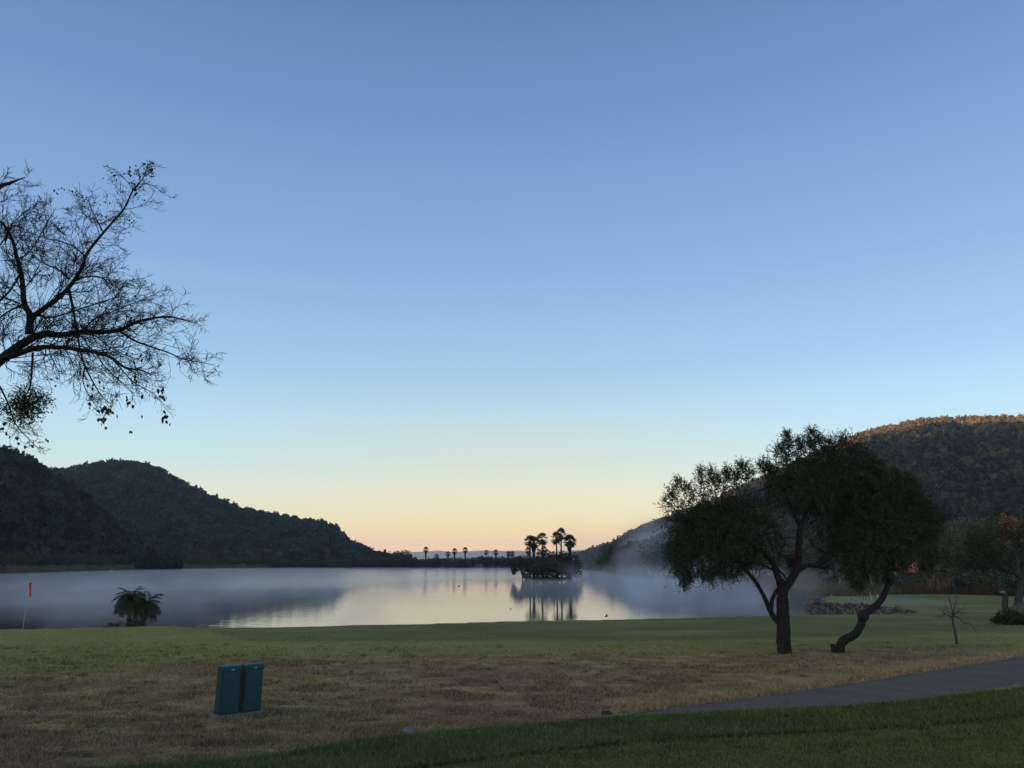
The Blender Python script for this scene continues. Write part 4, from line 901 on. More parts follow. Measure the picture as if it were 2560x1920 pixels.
def leafy_bush(name, label, cat, loc, r, n, size, mat, squash=0.75, stems=True, group=None):
    root = thing(name, tuple(loc), label, cat, group)
    a = Acc(); d = norm(rng.normal(size=(n, 3))); d[:, 2] = np.abs(d[:, 2])
    p = d * (r * (0.35 + 0.65 * rng.random(n) ** 0.5) * (0.85 + 0.3 * rng.random(n)))[:, None] * np.array((1, 1, squash)); p[:, 2] += 0.04
    diamonds(a, p, d + rng.normal(size=(n, 3)) * 0.7, size * rng.uniform(0.6, 1.3, n), size * 0.2)
    link('foliage', a.mesh(name + '_foliage', mat), root)
    if stems:
        s = Acc()
        for k_ in range(14):
            dd = norm(rng.normal(size=3)); dd[2] = abs(dd[2]) + 0.2
            tube(s, [np.zeros(3), dd * r * 0.4, dd * r * 0.85 * np.array((1, 1, squash))], [0.012, 0.01, 0.005], 4, False, 0.4)
        link('stem', s.mesh(name + '_stem', M['bark']), root)
    return root
def seat(px, Y, dz=0.0):
    b = flat(px, Y); b[2] = float(height(b[:1], b[1:2])[0]) + dz; return b
leafy_bush('green_bush', 'small dark green bush growing at the foot of the twin stemmed tree', 'bush', seat(2060 + 1860 / 3.95, 38.6, -0.05), 0.85, 1500, 0.16, M['tree_leaf'], 0.7)
def rock(name, label, loc, size, seed, mat, rz=0.0):
    bm = bmesh.new(); bmesh.ops.create_icosphere(bm, subdivisions=4, radius=1.0)
    for v in bm.verts:
        c = v.co; q = fbm(np.array([c.x * 1.3 + seed + c.z]), np.array([c.y * 1.3 + c.z * 0.7]), seed, 4)[0]; q2 = fbm(np.array([c.x * 5 + c.z * 3]), np.array([c.y * 5 - c.z * 2]), seed + 3, 3)[0]
        v.co = Vector((c.x * size[0], c.y * size[1], c.z * size[2])) * (0.72 + 0.5 * q + 0.12 * q2)
        if v.co.z < -size[2] * 0.35: v.co.z = -size[2] * 0.35
    me = bpy.data.meshes.new(name); bm.to_mesh(me); bm.free()
    me.attributes.new('tint', 'FLOAT', 'POINT').data.foreach_set('value', np.full(len(me.vertices), 0.5, np.float32))
    for p_ in me.polygons: p_.use_smooth = True
    me.materials.append(mat); o = link(name, me); o.location = loc; o.rotation_euler = (0, 0, rz)
    return tag(o, label, 'rock')
M['boulder'] = tint_mat('boulder_stone', (0.05, 0.042, 0.036), (0.17, 0.14, 0.115), 0.95, 0.1, noise=0.5, nscale=4, bump=1.0, bscale=9)
rock('boulder', 'rounded brown boulder beside the bush under the twin stemmed tree', seat(2060 + 1990 / 3.95, 38.9, 0.2), (0.8, 0.65, 0.68), 4, M['boulder'])
rock('pale_rock', 'pale rock half buried where the green bank meets brown turf', seat(Z6(0, 0)[0] * 0 + 1024, 14.62, 0.02), (0.13, 0.10, 0.10), 11, M['concrete'])
rock('pale_rock', 'darker low rock next to the pale rock on the bank edge', seat(1096, 14.72, 0.0), (0.15, 0.10, 0.09), 17, M['rock'])
rock('dark_stone', 'dark stone lying at the narrow end of the paved path', seat(1517, 16.45, 0.0), (0.11, 0.09, 0.06), 23, M['dark_stone'])

# ------------------------------------------------------------------ utility cabinets
def bevel_box(bm, lo, hi, taper=0.0, bev=0.0):
    x0, y0, z0 = lo; x1, y1, z1 = hi; t_ = taper
    vs = [bm.verts.new(p) for p in [(x0, y0, z0), (x1, y0, z0), (x1, y1, z0), (x0, y1, z0), (x0 + t_, y0 + t_, z1), (x1 - t_, y0 + t_, z1), (x1 - t_, y1 - t_, z1), (x0 + t_, y1 - t_, z1)]]
    fs = [bm.faces.new([vs[i] for i in f]) for f in [(0, 3, 2, 1), (4, 5, 6, 7), (0, 1, 5, 4), (1, 2, 6, 5), (2, 3, 7, 6), (3, 0, 4, 7)]]
    if bev:
        es = list({e for f in fs for e in f.edges}); bmesh.ops.bevel(bm, geom=es, offset=bev, segments=3, affect='EDGES', profile=0.6)
def bm_obj(name, bm, mat, parent, smooth=False):
    me = bpy.data.meshes.new(name); bm.to_mesh(me); bm.free()
    if smooth:
        for p_ in me.polygons: p_.use_smooth = True
    me.materials.append(mat); return link(name, me, parent)
def boxes(name, lst, mat, parent, bev=0.0, taper=0.0):
    bm = bmesh.new()
    for lo, hi in lst: bevel_box(bm, lo, hi, taper, bev)
    return bm_obj(name, bm, mat, parent)
RZ = R(40)
def cabinet(loc, rz, tilt, label):
    root = thing('utility_cabinet', loc, label, 'utility box', None, rz); root.rotation_euler = (tilt[0], tilt[1], rz)
    w, d, h = 0.385, 0.28, 0.90
    boxes('body', [((-w / 2, -d / 2, 0), (w / 2, d / 2, h - 0.085))], M['cabinet'], root, 0.022, 0.006)
    bm = bmesh.new(); prof = [(-d / 2 - 0.008, h - 0.105), (-d / 2 - 0.008, h - 0.035), (-d / 2 + 0.03, h - 0.006), (0, h + 0.012), (d / 2 - 0.03, h - 0.006), (d / 2 + 0.008, h - 0.035), (d / 2 + 0.008, h - 0.105)]
    A = [bm.verts.new((-w / 2 - 0.004, y, z)) for y, z in prof]; B = [bm.verts.new((w / 2 + 0.004, y, z)) for y, z in prof]
    bm.faces.new(A); bm.faces.new(B[::-1])
    for i in range(len(prof)): j = (i + 1) % len(prof); bm.faces.new([A[j], A[i], B[i], B[j]])
    bmesh.ops.recalc_face_normals(bm, faces=bm.faces)
    bmesh.ops.bevel(bm, geom=[e for e in bm.edges], offset=0.014, segments=3, affect='EDGES', profile=0.5)
    lid = bm_obj('lid', bm, M['cabinet'], root)
    door = boxes('door', [((-w / 2 + 0.025, -d / 2 - 0.014, 0.035), (w / 2 - 0.025, -d / 2 + 0.02, h - 0.115))], M['cabinet'], root, 0.012, 0.003)
    for zz in (0.135, 0.175):
        boxes('vent_slot', [((-0.105, -d / 2 - 0.030, zz), (0.105, -d / 2 - 0.005, zz + 0.016))], M['cabinet'], door, 0.006)
    lt = boxes('latch', [((-0.025, -d / 2 - 0.032, h - 0.085), (0.035, -d / 2 - 0.004, h - 0.068)), ((0.012, -d / 2 - 0.046, h - 0.080), (0.030, -d / 2 - 0.028, h - 0.050))], M['steel'], root, 0.004)
    return root
cc = gnd(600, 1776, 0.1); fx = np.array((math.cos(RZ), math.sin(RZ), 0)); CZ = float(height(cc[:1], cc[1:2])[0])
cc = np.array((cc[0], cc[1], CZ)) + np.array((-math.sin(RZ), math.cos(RZ), 0)) * 0.12
slab = boxes('concrete_slab', [((-0.52, -0.20, -0.08), (0.52, 0.21, 0.06))], M['concrete'], None, 0.012)
slab.location = cc; slab.rotation_euler = (0, 0, RZ); tag(slab, 'grey concrete slab under the two teal utility cabinets', 'slab')
cabinet(tuple(cc - fx * 0.235 + (0, 0, 0.058)), RZ, (0.0, R(0.6)), 'teal utility cabinet standing on the nearer end of the slab')
cabinet(tuple(cc + fx * 0.235 + (0, 0, 0.058)), RZ - R(3), (R(-0.5), R(0.3)), 'teal utility cabinet standing on the farther end of the slab')

# ------------------------------------------------------------------ flagstick
b = seat(57, 35.6); pole_h = 2.36
fl = thing('flagstick', tuple(b), 'slim golf flagstick with a limp red flag at the lake edge', 'flag')
a = Acc(); tube(a, [(0, 0, -0.1), (0.0, 0, pole_h * 0.5), (0.02, 0, pole_h)], [0.013, 0.011, 0.008], 8, True)
link('pole', a.mesh('flag_pole', M['grey_white'], True), fl)
a = Acc(); n = 14; us = np.linspace(0, 1, n)
V = []
for i, u_ in enumerate(us):
    z = pole_h - 0.40 - 0.56 * u_; xo = 0.05 + 0.09 * u_; wdt = 0.052 - 0.008 * u_ + 0.008 * math.sin(u_ * 9)
    for k_, aa in enumerate(np.linspace(0, 2 * math.pi, 9)[:-1]):
        V.append((xo + wdt * math.cos(aa), 0.035 * math.sin(aa) + 0.012 * math.sin(aa * 3 + u_ * 4), z + 0.02 * math.sin(aa * 2)))
q = [(i * 8 + k_, i * 8 + (k_ + 1) % 8, (i + 1) * 8 + (k_ + 1) % 8, (i + 1) * 8 + k_) for i in range(n - 1) for k_ in range(8)]
a.add(V, q); link('flag', a.mesh('flag_cloth', M['red_cloth'], True), fl)
a = Acc(); aa = np.linspace(0, 2 * math.pi, 17)
tube(a, np.stack([0.045 + 0.052 * np.cos(aa), 0.035 * np.sin(aa), pole_h - 0.385 + 0.03 * np.cos(aa)], 1), 0.012, 6, False); link('clip', a.mesh('flag_clip', M['black'], True), fl)

# ------------------------------------------------------------------ feather palms on the shore
def feather_palm(name, label, loc, trunk_h, lean, n_fr, fl_, seed):
    root = thing(name, tuple(loc), label, 'palm')
    a = Acc(); top = np.array((lean[0], lean[1], trunk_h))
    pts = spline([(0, 0, -0.1), tuple(top * 0.5 + np.array((0.02, 0, 0))), tuple(top)], 5)
    tube(a, pts, np.linspace(0.10, 0.085, len(pts)), 9, True, 0.5, 0.35); link('trunk', a.mesh(name + '_trunk', M['grey_bark'], True), root)
    f = Acc(); dead = Acc()
    for k_ in range(n_fr):
        az = k_ * 2.39996 + rng.normal() * 0.2; q = (k_ + 0.5) / n_fr; el = R(80 - 78 * q + rng.normal() * 7)
        d = np.array((math.cos(az) * math.cos(el), math.sin(az) * math.cos(el), math.sin(el))); ln = fl_ * rng.uniform(0.85, 1.15)
        m_ = 12; p = top.copy(); dd = d.copy(); rp = [p]
        for i in range(m_):
            dd = norm(dd + np.array((0, 0, -0.16 - 0.09 * math.cos(el)))); p = p + dd * ln / m_; rp.append(p)
        rp = np.array(rp); tgt = dead if q > 0.93 else f
        tube(tgt, rp, np.linspace(0.010, 0.003, m_ + 1), 3, False, 0.4)
        tn = norm(np.gradient(rp, axis=0)); side = norm(np.cross(tn, (0, 0, 1.0)))
        for sgn in (-1, 1):
            for rep in range(3):
                ii = np.arange(2, m_ + 1); s0 = rp[ii] - tn[ii] * (ln / m_) * rep / 3.0
                ld = tn[ii] * 0.75 + side[ii] * sgn * 0.9 + np.array((0, 0, -0.30)) + rng.normal(size=(len(ii), 3)) * 0.12
                diamonds(tgt, s0, ld, ln * 0.26 * np.sin(np.linspace(0.7, 2.7, len(ii))) + 0.05, 0.011, np.full(len(ii), rng.random()))
    link('crown', f.mesh(name + '_crown', M['palm_leaf']), root)
    if dead.v: link('dry_fronds', dead.mesh(name + '_dead', M['skirt']), root)
    return root
bp1 = seat(320, 36.3, -0.02); bp2 = seat(354, 36.5, -0.02)
feather_palm('feather_palm', 'stouter and taller of two feather palms growing on the lakeside mound', bp1, 1.15, (-0.02, 0, 0), 54, 0.84, 1)
feather_palm('feather_palm', 'shorter spreading feather palm crowding its taller twin on the mound', bp2, 0.98, (0.10, 0, 0), 48, 0.82, 2)
def low_fern(name, label, loc, n, ln):
    root = thing(name, tuple(loc), label, 'plant'); f = Acc()
    for k_ in range(n):
        az = rng.uniform(0, 6.283); el = R(rng.uniform(10, 70)); d = np.array((math.cos(az) * math.cos(el), math.sin(az) * math.cos(el), math.sin(el)))
        L_ = ln * rng.uniform(0.6, 1.1); p = np.zeros(3) + rng.normal(size=3) * np.array((ln * 0.35, 0.08, 0)); rp = [p]
        for i in range(6): d = norm(d + np.array((0, 0, -0.16))); p = p + d * L_ / 6; rp.append(p)
        rp = np.array(rp); tn = norm(np.gradient(rp, axis=0)); sd_ = norm(np.cross(tn, (0, 0, 1.0)))
        for sg in (-1, 1): diamonds(f, rp[1:], tn[1:] * 0.6 + sd_[1:] * sg + rng.normal(size=(6, 3)) * 0.15, L_ * 0.3, 0.014, np.full(6, rng.random()))
    link('fronds', f.mesh(name + '_fronds', M['palm_leaf']), root)
low_fern('low_plant', 'dark leafy undergrowth filling the foot of the two feather palms', seat(338, 35.8, -0.03), 80, 0.42)
low_fern('low_plant', 'small separate leafy tuft beside the feather palms', seat(285, 35.7, -0.03), 34, 0.38)

# ------------------------------------------------------------------ fan palms
def fan_palm_mesh(h, r_tr, n_fan, fan, skirt, skirt_r, crown_h):
    """Trunk, crown and hanging dry skirt of a tall fan palm with its foot at the origin."""
    tr = Acc(); pts = np.array([(0.02 * math.sin(q * 3), 0, q * h - 0.15 * (q == 0)) for q in np.linspace(0, 1, 8)])
    tube(tr, pts, np.linspace(r_tr * 1.3, r_tr * 0.85, 8), 8, True, 0.5)
    cr = Acc(); top = np.array((0, 0, h))
    def fans(acc, n, el0, el1, pet, size, z0, stack=0.95):
        for k_ in range(n):
            q = (k_ + 0.5) / n; az = k_ * 2.39996 + rng.normal() * 0.25; el = R(el0 + (el1 - el0) * q + rng.normal() * 7)
            d = np.array((math.cos(az) * math.cos(el), math.sin(az) * math.cos(el), math.sin(el))); p0 = top + (0, 0, z0); p0 = p0 - np.array((0, 0, size * stack * q)); c = p0 + d * pet * (1.0 - 0.25 * q)
            side = norm(np.cross(d, (0, 0, 1.0)) + 1e-6); upv = np.cross(side, d); tt = rng.random()
            acc.add(np.array([p0 - side * 0.02, p0 + side * 0.02, c]), None, [(0, 1, 2)], tt)
            for a_ in np.linspace(-1.25, 1.25, 9):
                bd = norm(d * math.cos(a_) + side * math.sin(a_) + np.array((0, 0, -0.25)))
                w = np.cross(bd, upv) * size * 0.085; tip = c + bd * size * (0.75 + 0.25 * math.cos(a_)); tip = tip + np.array((0, 0, -0.12 * size))
                mid = c + bd * size * 0.55
                acc.add(np.array([c, mid + w, tip, mid - w]), [(0, 1, 2, 3)], None, tt)
    fans(cr, n_fan, 84, -50 if skirt < 4 else -42, fan * 0.85, fan, crown_h, 0.6 if skirt < 4 else 0.45)
    sk = Acc(); n = int(70 * skirt / 1.5) if skirt > 0 else 24
    L_ = max(skirt, 0.8)
    for k_ in range(n):
        az = rng.uniform(0, 6.283); z1 = h + crown_h - 0.1 - rng.random() * max(0.05, L_ - 0.8); rr = skirt_r * (0.7 + 0.5 * rng.random()) * (0.55 + 0.45 * (z1 - (h - L_)) / L_)
        p0 = np.array((math.cos(az) * r_tr, math.sin(az) * r_tr, z1)); p1 = np.array((math.cos(az) * rr, math.sin(az) * rr, z1 - 0.3)); p2 = np.array((math.cos(az) * rr * 0.85, math.sin(az) * rr * 0.85, z1 - 0.85 - 0.3 * rng.random()))
        s_ = np.array((-math.sin(az), math.cos(az), 0)) * 0.11
        sk.add([p0, p1 - s_, p1 + s_, p2 - s_ * 0.8, p2 + s_ * 0.5], [(1, 3, 4, 2)], [(0, 1, 2)], rng.random())
    return tr, cr, sk
FP = {}
def fan_palm(px, top_py, Y, kind, label, z0=None, group=None):
    """kind: slim | skirted | stout. Made once at 10 m, then copied and scaled to the height seen."""
    top = at(px, top_py, Y); b = flat(px, Y)
    b[2] = z0 if z0 is not None else float(height(b[:1], b[1:2])[0]) - 0.1
    hh = top[2] - b[2]
    key = kind
    if key not in FP:
        spec = {'slim': (9.0, 0.16, 30, 0.90, 0.9, 0.42, 0.0), 'skirted': (8.8, 0.34, 34, 1.0, 4.6, 0.46, 0.0), 'stout': (8.9, 0.26, 40, 0.95, 2.2, 0.60, 0.0)}[kind]
        root = thing('fan_palm', (0, 0, -500), 'x', 'palm'); tr, cr, sk = fan_palm_mesh(*spec)
        link('trunk', tr.mesh('fan_palm_trunk', M['bark' if kind != 'skirted' else 'grey_bark'], True), root); link('crown', cr.mesh('fan_palm_crown', M['palm_leaf']), root)
        link('dry_skirt', sk.mesh('fan_palm_skirt', M['dry_skirt_dark'] if kind != 'pale' else M['skirt']), root)
        FP[key] = [root, False]
    root, used = FP[key]
    s = hh / 10.2; s3 = (max(s, 0.98), max(s, 0.98), s)
    if not used:
        root.location = b; root.scale = s3; root['label'] = label; root.rotation_euler = (0, 0, rng.uniform(0, 6)); FP[key][1] = True
        if group: root['group'] = group
        return root
    return dup(root, b, rng.uniform(0, 6), s3, label, group)
M['dry_skirt_dark'] = tint_mat('dry_skirt_dark', (0.035, 0.030, 0.022), (0.11, 0.085, 0.055), 0.95, 0.05)
# island first: a low mound of earth in the lake
IY = 156.0
isl = Acc(); cx0 = flat(1378, IY)[0]
A2, R2 = np.meshgrid(np.linspace(0, 2 * math.pi, 49)[:-1], np.linspace(0, 1, 12), indexing='ij')
ex, ey = 5.6, 6.5
X = cx0 + ex * R2 * np.cos(A2) * (1 + 0.12 * np.sin(3 * A2)); Yy = IY + 4 + ey * R2 * np.sin(A2); Zz = LAKE_Z - 0.3 + 0.75 * (1 - R2 ** 3) + 0.12 * np.sin(5 * A2) * R2 * (1 - R2)
n1, n2 = A2.shape; i = np.arange(n1)[:, None]; j = np.arange(n2 - 1)[None, :]
isl.add(np.stack([X, Yy, Zz], -1).reshape(-1, 3), np.stack([i * n2 + j, i * n2 + j + 1, ((i + 1) % n1) * n2 + j + 1, ((i + 1) % n1) * n2 + j], -1).reshape(-1, 4)[:, ::-1], None, np.tile((0.06, 0.055, 0.035), (n1 * n2, 1)))
tag(link('island', isl.mesh('island', M['ground'], True)), kind='structure')
ZI = LAKE_Z + 0.25
Z1 = lambda x, y: (1280 + x / 10.37, 1300 + y / 10.37)
for (x, y, kd, lb, dy_) in [(470, 405, 'slim', 'slender island palm overlapped by a bushier crown beside the leaning tree', 2), (570, 432, 'stout', 'bushy island palm with a pointed dry skirt overlapping its slender twin', 3), (790, 340, 'slim', 'solitary slender palm standing free in the island clump', 1),
                            (1165, 318, 'slim', 'ragged island palm leaning against the tallest palm', 3), (1285, 218, 'slim', 'tallest of the slender palms on the island', 2), (1505, 385, 'stout', 'dense crowned palm at the island end nearest the paved path side', 2), (1535, 410, 'slim', 'slim trunked palm tucked behind the dense crowned island palm', 5)]:
    fan_palm(*Z1(x, y), IY + dy_, kd, lb, ZI)

# ------------------------------------------------------------------ broad-leaved trees: a few kinds, each made once and copied
def tree_template(h, cr_r, cr_h, n, size, trunk_r, forks, kind, leafmat, barkmat):
    tr = Acc(); cr = Acc()
    z0 = h - cr_h
    tube(tr, spline([(0, 0, -0.2), (0.1 * rng.normal(), 0.05, z0 * 0.5), (0.15 * rng.normal(), 0, z0 + 0.15 * cr_h)], 4), np.linspace(trunk_r * 1.25, trunk_r * 0.75, 9), 7, True, 0.5, 0.15)
    blobs = []
    for k_ in range(forks):
        az = k_ * 2.4 + rng.normal() * 0.4; rad = cr_r * (0.25 + 0.55 * rng.random()); zz = z0 + cr_h * (0.30 + 0.55 * rng.random()) * (1.0 if kind != 'flat' else 0.8)
        e = np.array((math.cos(az) * rad, math.sin(az) * rad, zz)); s_ = np.array((0, 0, z0 * (0.7 + 0.3 * rng.random())))
        tube(tr, spline([s_, (s_ + e) / 2 + rng.normal(size=3) * 0.1 * cr_r + (0, 0, -0.05 * cr_h), e], 4), np.linspace(trunk_r * 0.55, trunk_r * 0.15, 9), 5, True, 0.5)
        blobs.append((e, cr_r * rng.uniform(0.32, 0.55), cr_h * rng.uniform(0.22, 0.38)))
    per = n // len(blobs)
    for e, r_, h_ in blobs:
        d = norm(rng.normal(size=(per, 3))); rr = (0.45 + 0.6 * rng.random(per) ** 0.7)[:, None]
        p = e + d * rr * np.array((r_, r_, h_)); nn = norm(d + rng.normal(size=(per, 3)) * 0.9)
        diamonds(cr, p, nn + np.array((0, 0, -0.5 if kind == 'weep' else 0.0)), size * rng.uniform(0.6, 1.5, per), size * 0.36, np.clip(0.5 + 0.35 * rng.normal() + 0.25 * rng.normal(size=per), 0, 1))
    root = thing('lakeside_tree', (0, 0, -500), 'x', 'tree'); TEMPL.append(root)
    link('trunk', tr.mesh('lakeside_trunk', M[barkmat], True), root); link('crown', cr.mesh('lakeside_crown', M[leafmat]), root)
    return [root, False, h]
TEMPL = []
TT = {'round': [tree_template(6, 3.0, 4.6, 900, 0.50, 0.16, 9, 'round', 'tree_leaf', 'bark') for _ in range(2)],
      'flat': [tree_template(5.5, 3.4, 2.8, 800, 0.50, 0.15, 10, 'flat', 'tree_leaf', 'bark')],
      'bush': [tree_template(3.6, 2.6, 3.4, 700, 0.46, 0.12, 9, 'round', 'tree_leaf', 'bark') for _ in range(2)],
      'tall': [tree_template(9, 2.6, 6.6, 1100, 0.48, 0.17, 12, 'round', 'tree_leaf', 'pale_bark') for _ in range(2)],
      'weep': [tree_template(8, 3.2, 6.4, 1500, 0.50, 0.18, 14, 'weep', 'tree_leaf', 'pale_bark')],
      'dry': [tree_template(6, 3.0, 4.4, 900, 0.36, 0.16, 10, 'round', 'dry_leaf', 'grey_bark')],
      'fine': [tree_template(9, 4.4, 6.8, 5200, 0.34, 0.22, 18, 'weep', 'back_leaf', 'grey_bark') for _ in range(2)],
      'finebush': [tree_template(3.0, 2.6, 2.8, 2600, 0.24, 0.10, 12, 'round', 'back_leaf', 'bark')],
      'finedry': [tree_template(3.0, 2.8, 2.8, 2600, 0.20, 0.10, 12, 'round', 'dry_leaf', 'bark')],
      'orange': [tree_template(6.4, 1.5, 2.2, 700, 0.26, 0.13, 7, 'round', 'sun_painted_leaf', 'grey_bark')]}
def plant_tree(kind, px, top_py, Y, label, group=None, wide=1.0, z0=None, name=None, cat=None):
    tl = TT[kind][rng.integers(0, len(TT[kind]))]; root, used, h0 = tl
    b = flat(px, Y); b[2] = z0 if z0 is not None else float(height(b[:1], b[1:2])[0])
    hh = at(px, top_py, Y)[2] - b[2]; s = max(0.3, hh / h0 * 0.97)
    sc = (s * wide, s * wide, s)
    if not used:
        root.location = b; root.scale = sc; root['label'] = label; root.rotation_euler = (0, 0, rng.uniform(0, 6)); tl[1] = True
        if group: root['group'] = group
        r = root
    else: r = dup(root, b, rng.uniform(0, 6), sc, label, group)
    if name: r.name = name
    if cat: r['category'] = cat
    return r
# island growth
for (kd, px, tp, dy_, lb, wd) in [('round', 1342, 1391, 3, 'rounded dark tree under the paired palms on the island', 1.15), ('flat', 1306, 1392, 4, 'flat topped tree spreading from the leaning island trunk', 1.1), ('round', 1392, 1377, 5, 'tall domed tree behind the island palms', 1.2), ('bush', 1360, 1404, -1, 'low dark bush on the island waterline beneath the solitary palm', 1.5),
                                  ('bush', 1388, 1408, 0, 'low bush at the middle of the island shore', 1.5), ('bush', 1420, 1412, 0, 'low bush at the foot of the dense crowned island palm', 1.3), ('round', 1422, 1384, 7, 'loose crowned tree rising behind the dense crowned island palm', 1.1), ('flat', 1396, 1395, 2, 'layered flat crowned tree overhanging the middle of the island', 1.0),
                                  ('bush', 1338, 1412, -1, 'low bush beside the leaning trunk of the island', 1.2)]:
    plant_tree(kd, px, tp, IY + dy_, lb, None, wd, ZI - 0.1)
lt = Acc(); b0 = flat(1326, IY - 1, LAKE_Z - 0.1); e = at(*Z1(250, 1230), IY - 1)
root = thing('leaning_tree', tuple(b0), 'thick leaning trunk tree bending over the water at the island end', 'tree')
tube(lt, spline([(0, 0, 0), ((e - b0) * np.array((0.55, 1, 0.30))), (e - b0) * np.array((0.95, 1, 0.75)), (e - b0) * np.array((1.15, 1, 1.4))], 5), np.linspace(0.62, 0.30, 16), 9, True, 0.6, 0.15)
link('trunk', lt.mesh('leaning_trunk', M['grey_bark'], True), root)
lf = Acc()
for (x, y, r_) in [(120, 1180, 120), (60, 1280, 90), (220, 1060, 130), (320, 1130, 110), (120, 1060, 90), (30, 1200, 70), (60, 1360, 40)]:
    c = at(*Z1(x, y), IY - 1) - b0; rw = r_ / 10.37 / F * IY; n = int(170 * (r_ / 100.0) ** 2)
    diamonds(lf, c + norm(rng.normal(size=(n, 3))) * (rw * rng.random(n) ** 0.5)[:, None], rng.normal(size=(n, 3)) + np.array((0, 0, -0.6)), rng.uniform(0.3, 0.7, n), 0.12)
link('crown', lf.mesh('leaning_crown', M['tree_leaf']), root)

# far shore: belt of trees and palms
def shoreY(px):
    xs_ = np.array([q[0] for q in shore_px][::-1], float); ys_ = np.array([q[1] for q in shore_px][::-1], float)
    return float(np.interp(px, xs_, ys_))
BL = {'round': 'dark rounded tree in the low belt along the far lake shore', 'flat': 'flat topped acacia like tree in the belt along the far lake shore', 'bush': 'low dark bush filling the belt along the far lake shore'}
BL2 = {'round': 'dark rounded tree at the waterline below the steep near hill', 'bush': 'low dark bush at the waterline below the steep near hill', 'weep': 'taller drooping tree at the waterline below the steep near hill'}
BL3 = {'weep': 'drooping blue grey tree half lost in mist on the inlet shore', 'round': 'rounded blue grey tree half lost in mist on the inlet shore', 'tall': 'tall pale stemmed tree half lost in mist on the inlet shore', 'bush': 'low bush half lost in mist on the inlet shore'}
belt = 'dark trees along the far lake shore'; belt2 = 'trees at the foot of the near hill'; belt3 = 'misty trees along the inlet shore'
px = 500.0
while px < 1470:
    Y = shoreY(px) + rng.uniform(2, 7); kd = ['round', 'flat', 'bush', 'bush', 'round'][rng.integers(0, 5)]
    tp = 1398 - rng.uniform(0, 9) + (5 if kd == 'bush' else 0)
    tp += 1
    if 985 < px < 1045 or 700 < px < 900: tp += 4
    if px > 1180: tp -= 2
    plant_tree(kd, px, tp, Y, BL[kd], belt, rng.uniform(1.0, 1.35), LAKE_Z); px += rng.uniform(6, 12)
px = -60.0
while px < 500:
    Y = shoreY(px) + rng.uniform(3, 9); kd = ['round', 'round', 'bush', 'weep'][rng.integers(0, 4)]
    plant_tree(kd, px, 1383 + rng.uniform(-8, 10) + px * 0.02, Y, BL2[kd], belt2, rng.uniform(0.9, 1.2), LAKE_Z); px += rng.uniform(9, 20)
plant_tree('round', 979, 1379, 375, 'dark round tree standing a little above the belt next to a twin', None, 1.05, LAKE_Z)
plant_tree('round', 1001, 1376, 374, 'tallest round tree on the far shore with sky showing under its crown', None, 1.05, LAKE_Z)
Z2 = lambda x, y: (900 + x / 5.53, 1340 + y / 5.53)
for (x, y, kd, lb) in [(265, 205, 'stout', 'far shore palm nearest the end of the long hill'), (905, 150, 'skirted', 'far shore palm with the broadest pale skirt, standing highest'), (1057, 250, 'skirted', 'shortest skirted palm in the far shore belt'), (1215, 212, 'skirted', 'far shore palm between the shortest skirted palm and a taller one'),
                       (1305, 172, 'skirted', 'tall skirted far palm close beside another of equal height'), (1452, 156, 'skirted', 'skirted far palm rising straight above a flat topped tree'), (1745, 193, 'slim', 'thin bare trunked palm alone on the far shore'), (1877, 190, 'skirted', 'short skirted far palm next to the thin trunked one'),
                       (2053, 213, 'stout', 'palm touching crowns with a twin, on the side of the thin trunked palm'), (2107, 212, 'stout', 'palm touching crowns with a twin, on the side of the island'), (-465, 215, 'skirted', 'palm against the dark foot of the long hill, farthest from the island'), (-150, 238, 'skirted', 'palm against the foot of the long hill, partly lost in the belt')]:
    fan_palm(*Z2(x, y), 372 + rng.uniform(-2, 3), kd, lb, LAKE_Z)
for (x, y, kd, lb, Y) in [(420, 705, 'stout', 'distant bushy palm behind the paired island palms', 300), (695, 752, 'slim', 'smallest distant palm seen between the island palms', 330), (830, 675, 'stout', 'distant palm seen just beside the solitary island palm', 300)]:
    fan_palm(*Z1(x, y), Y, kd, lb, LAKE_Z)
# inlet shore behind the mist
px = 1452.0
while px < 1720:
    Y = shoreY(px) + rng.uniform(3, 22); kd = ['weep', 'round', 'tall', 'bush'][rng.integers(0, 4)]
    tp = np.interp(px, [1450, 1500, 1560, 1620, 1720], [1386, 1378, 1366, 1350, 1335]) + rng.uniform(-6, 16)
    plant_tree(kd, px, tp, Y, BL3[kd], belt3, rng.uniform(0.9, 1.3), LAKE_Z); px += rng.uniform(6, 12)
for k_ in range(9):                                                        # pale bare stems by the jetty
    px = 1636 + k_ * 7 + rng.normal() * 2; Y = 182 + rng.uniform(0, 6); b = flat(px, Y, LAKE_Z)
    r_ = thing('leafless_tree', tuple(b), 'pale leafless stem in the thin cluster behind the jetty', 'tree', 'pale stems behind the jetty'); a = Acc(); hh = rng.uniform(2.6, 4.6)
    tube(a, spline([(0, 0, 0), (rng.normal() * 0.2, 0, hh * 0.5), (rng.normal() * 0.5 - 0.3 * (k_ < 4), 0, hh)], 4), np.linspace(0.09, 0.03, 9), 5, True, 0.7); link('trunk', a.mesh('bare_stem', M['pale_bark'], True), r_)

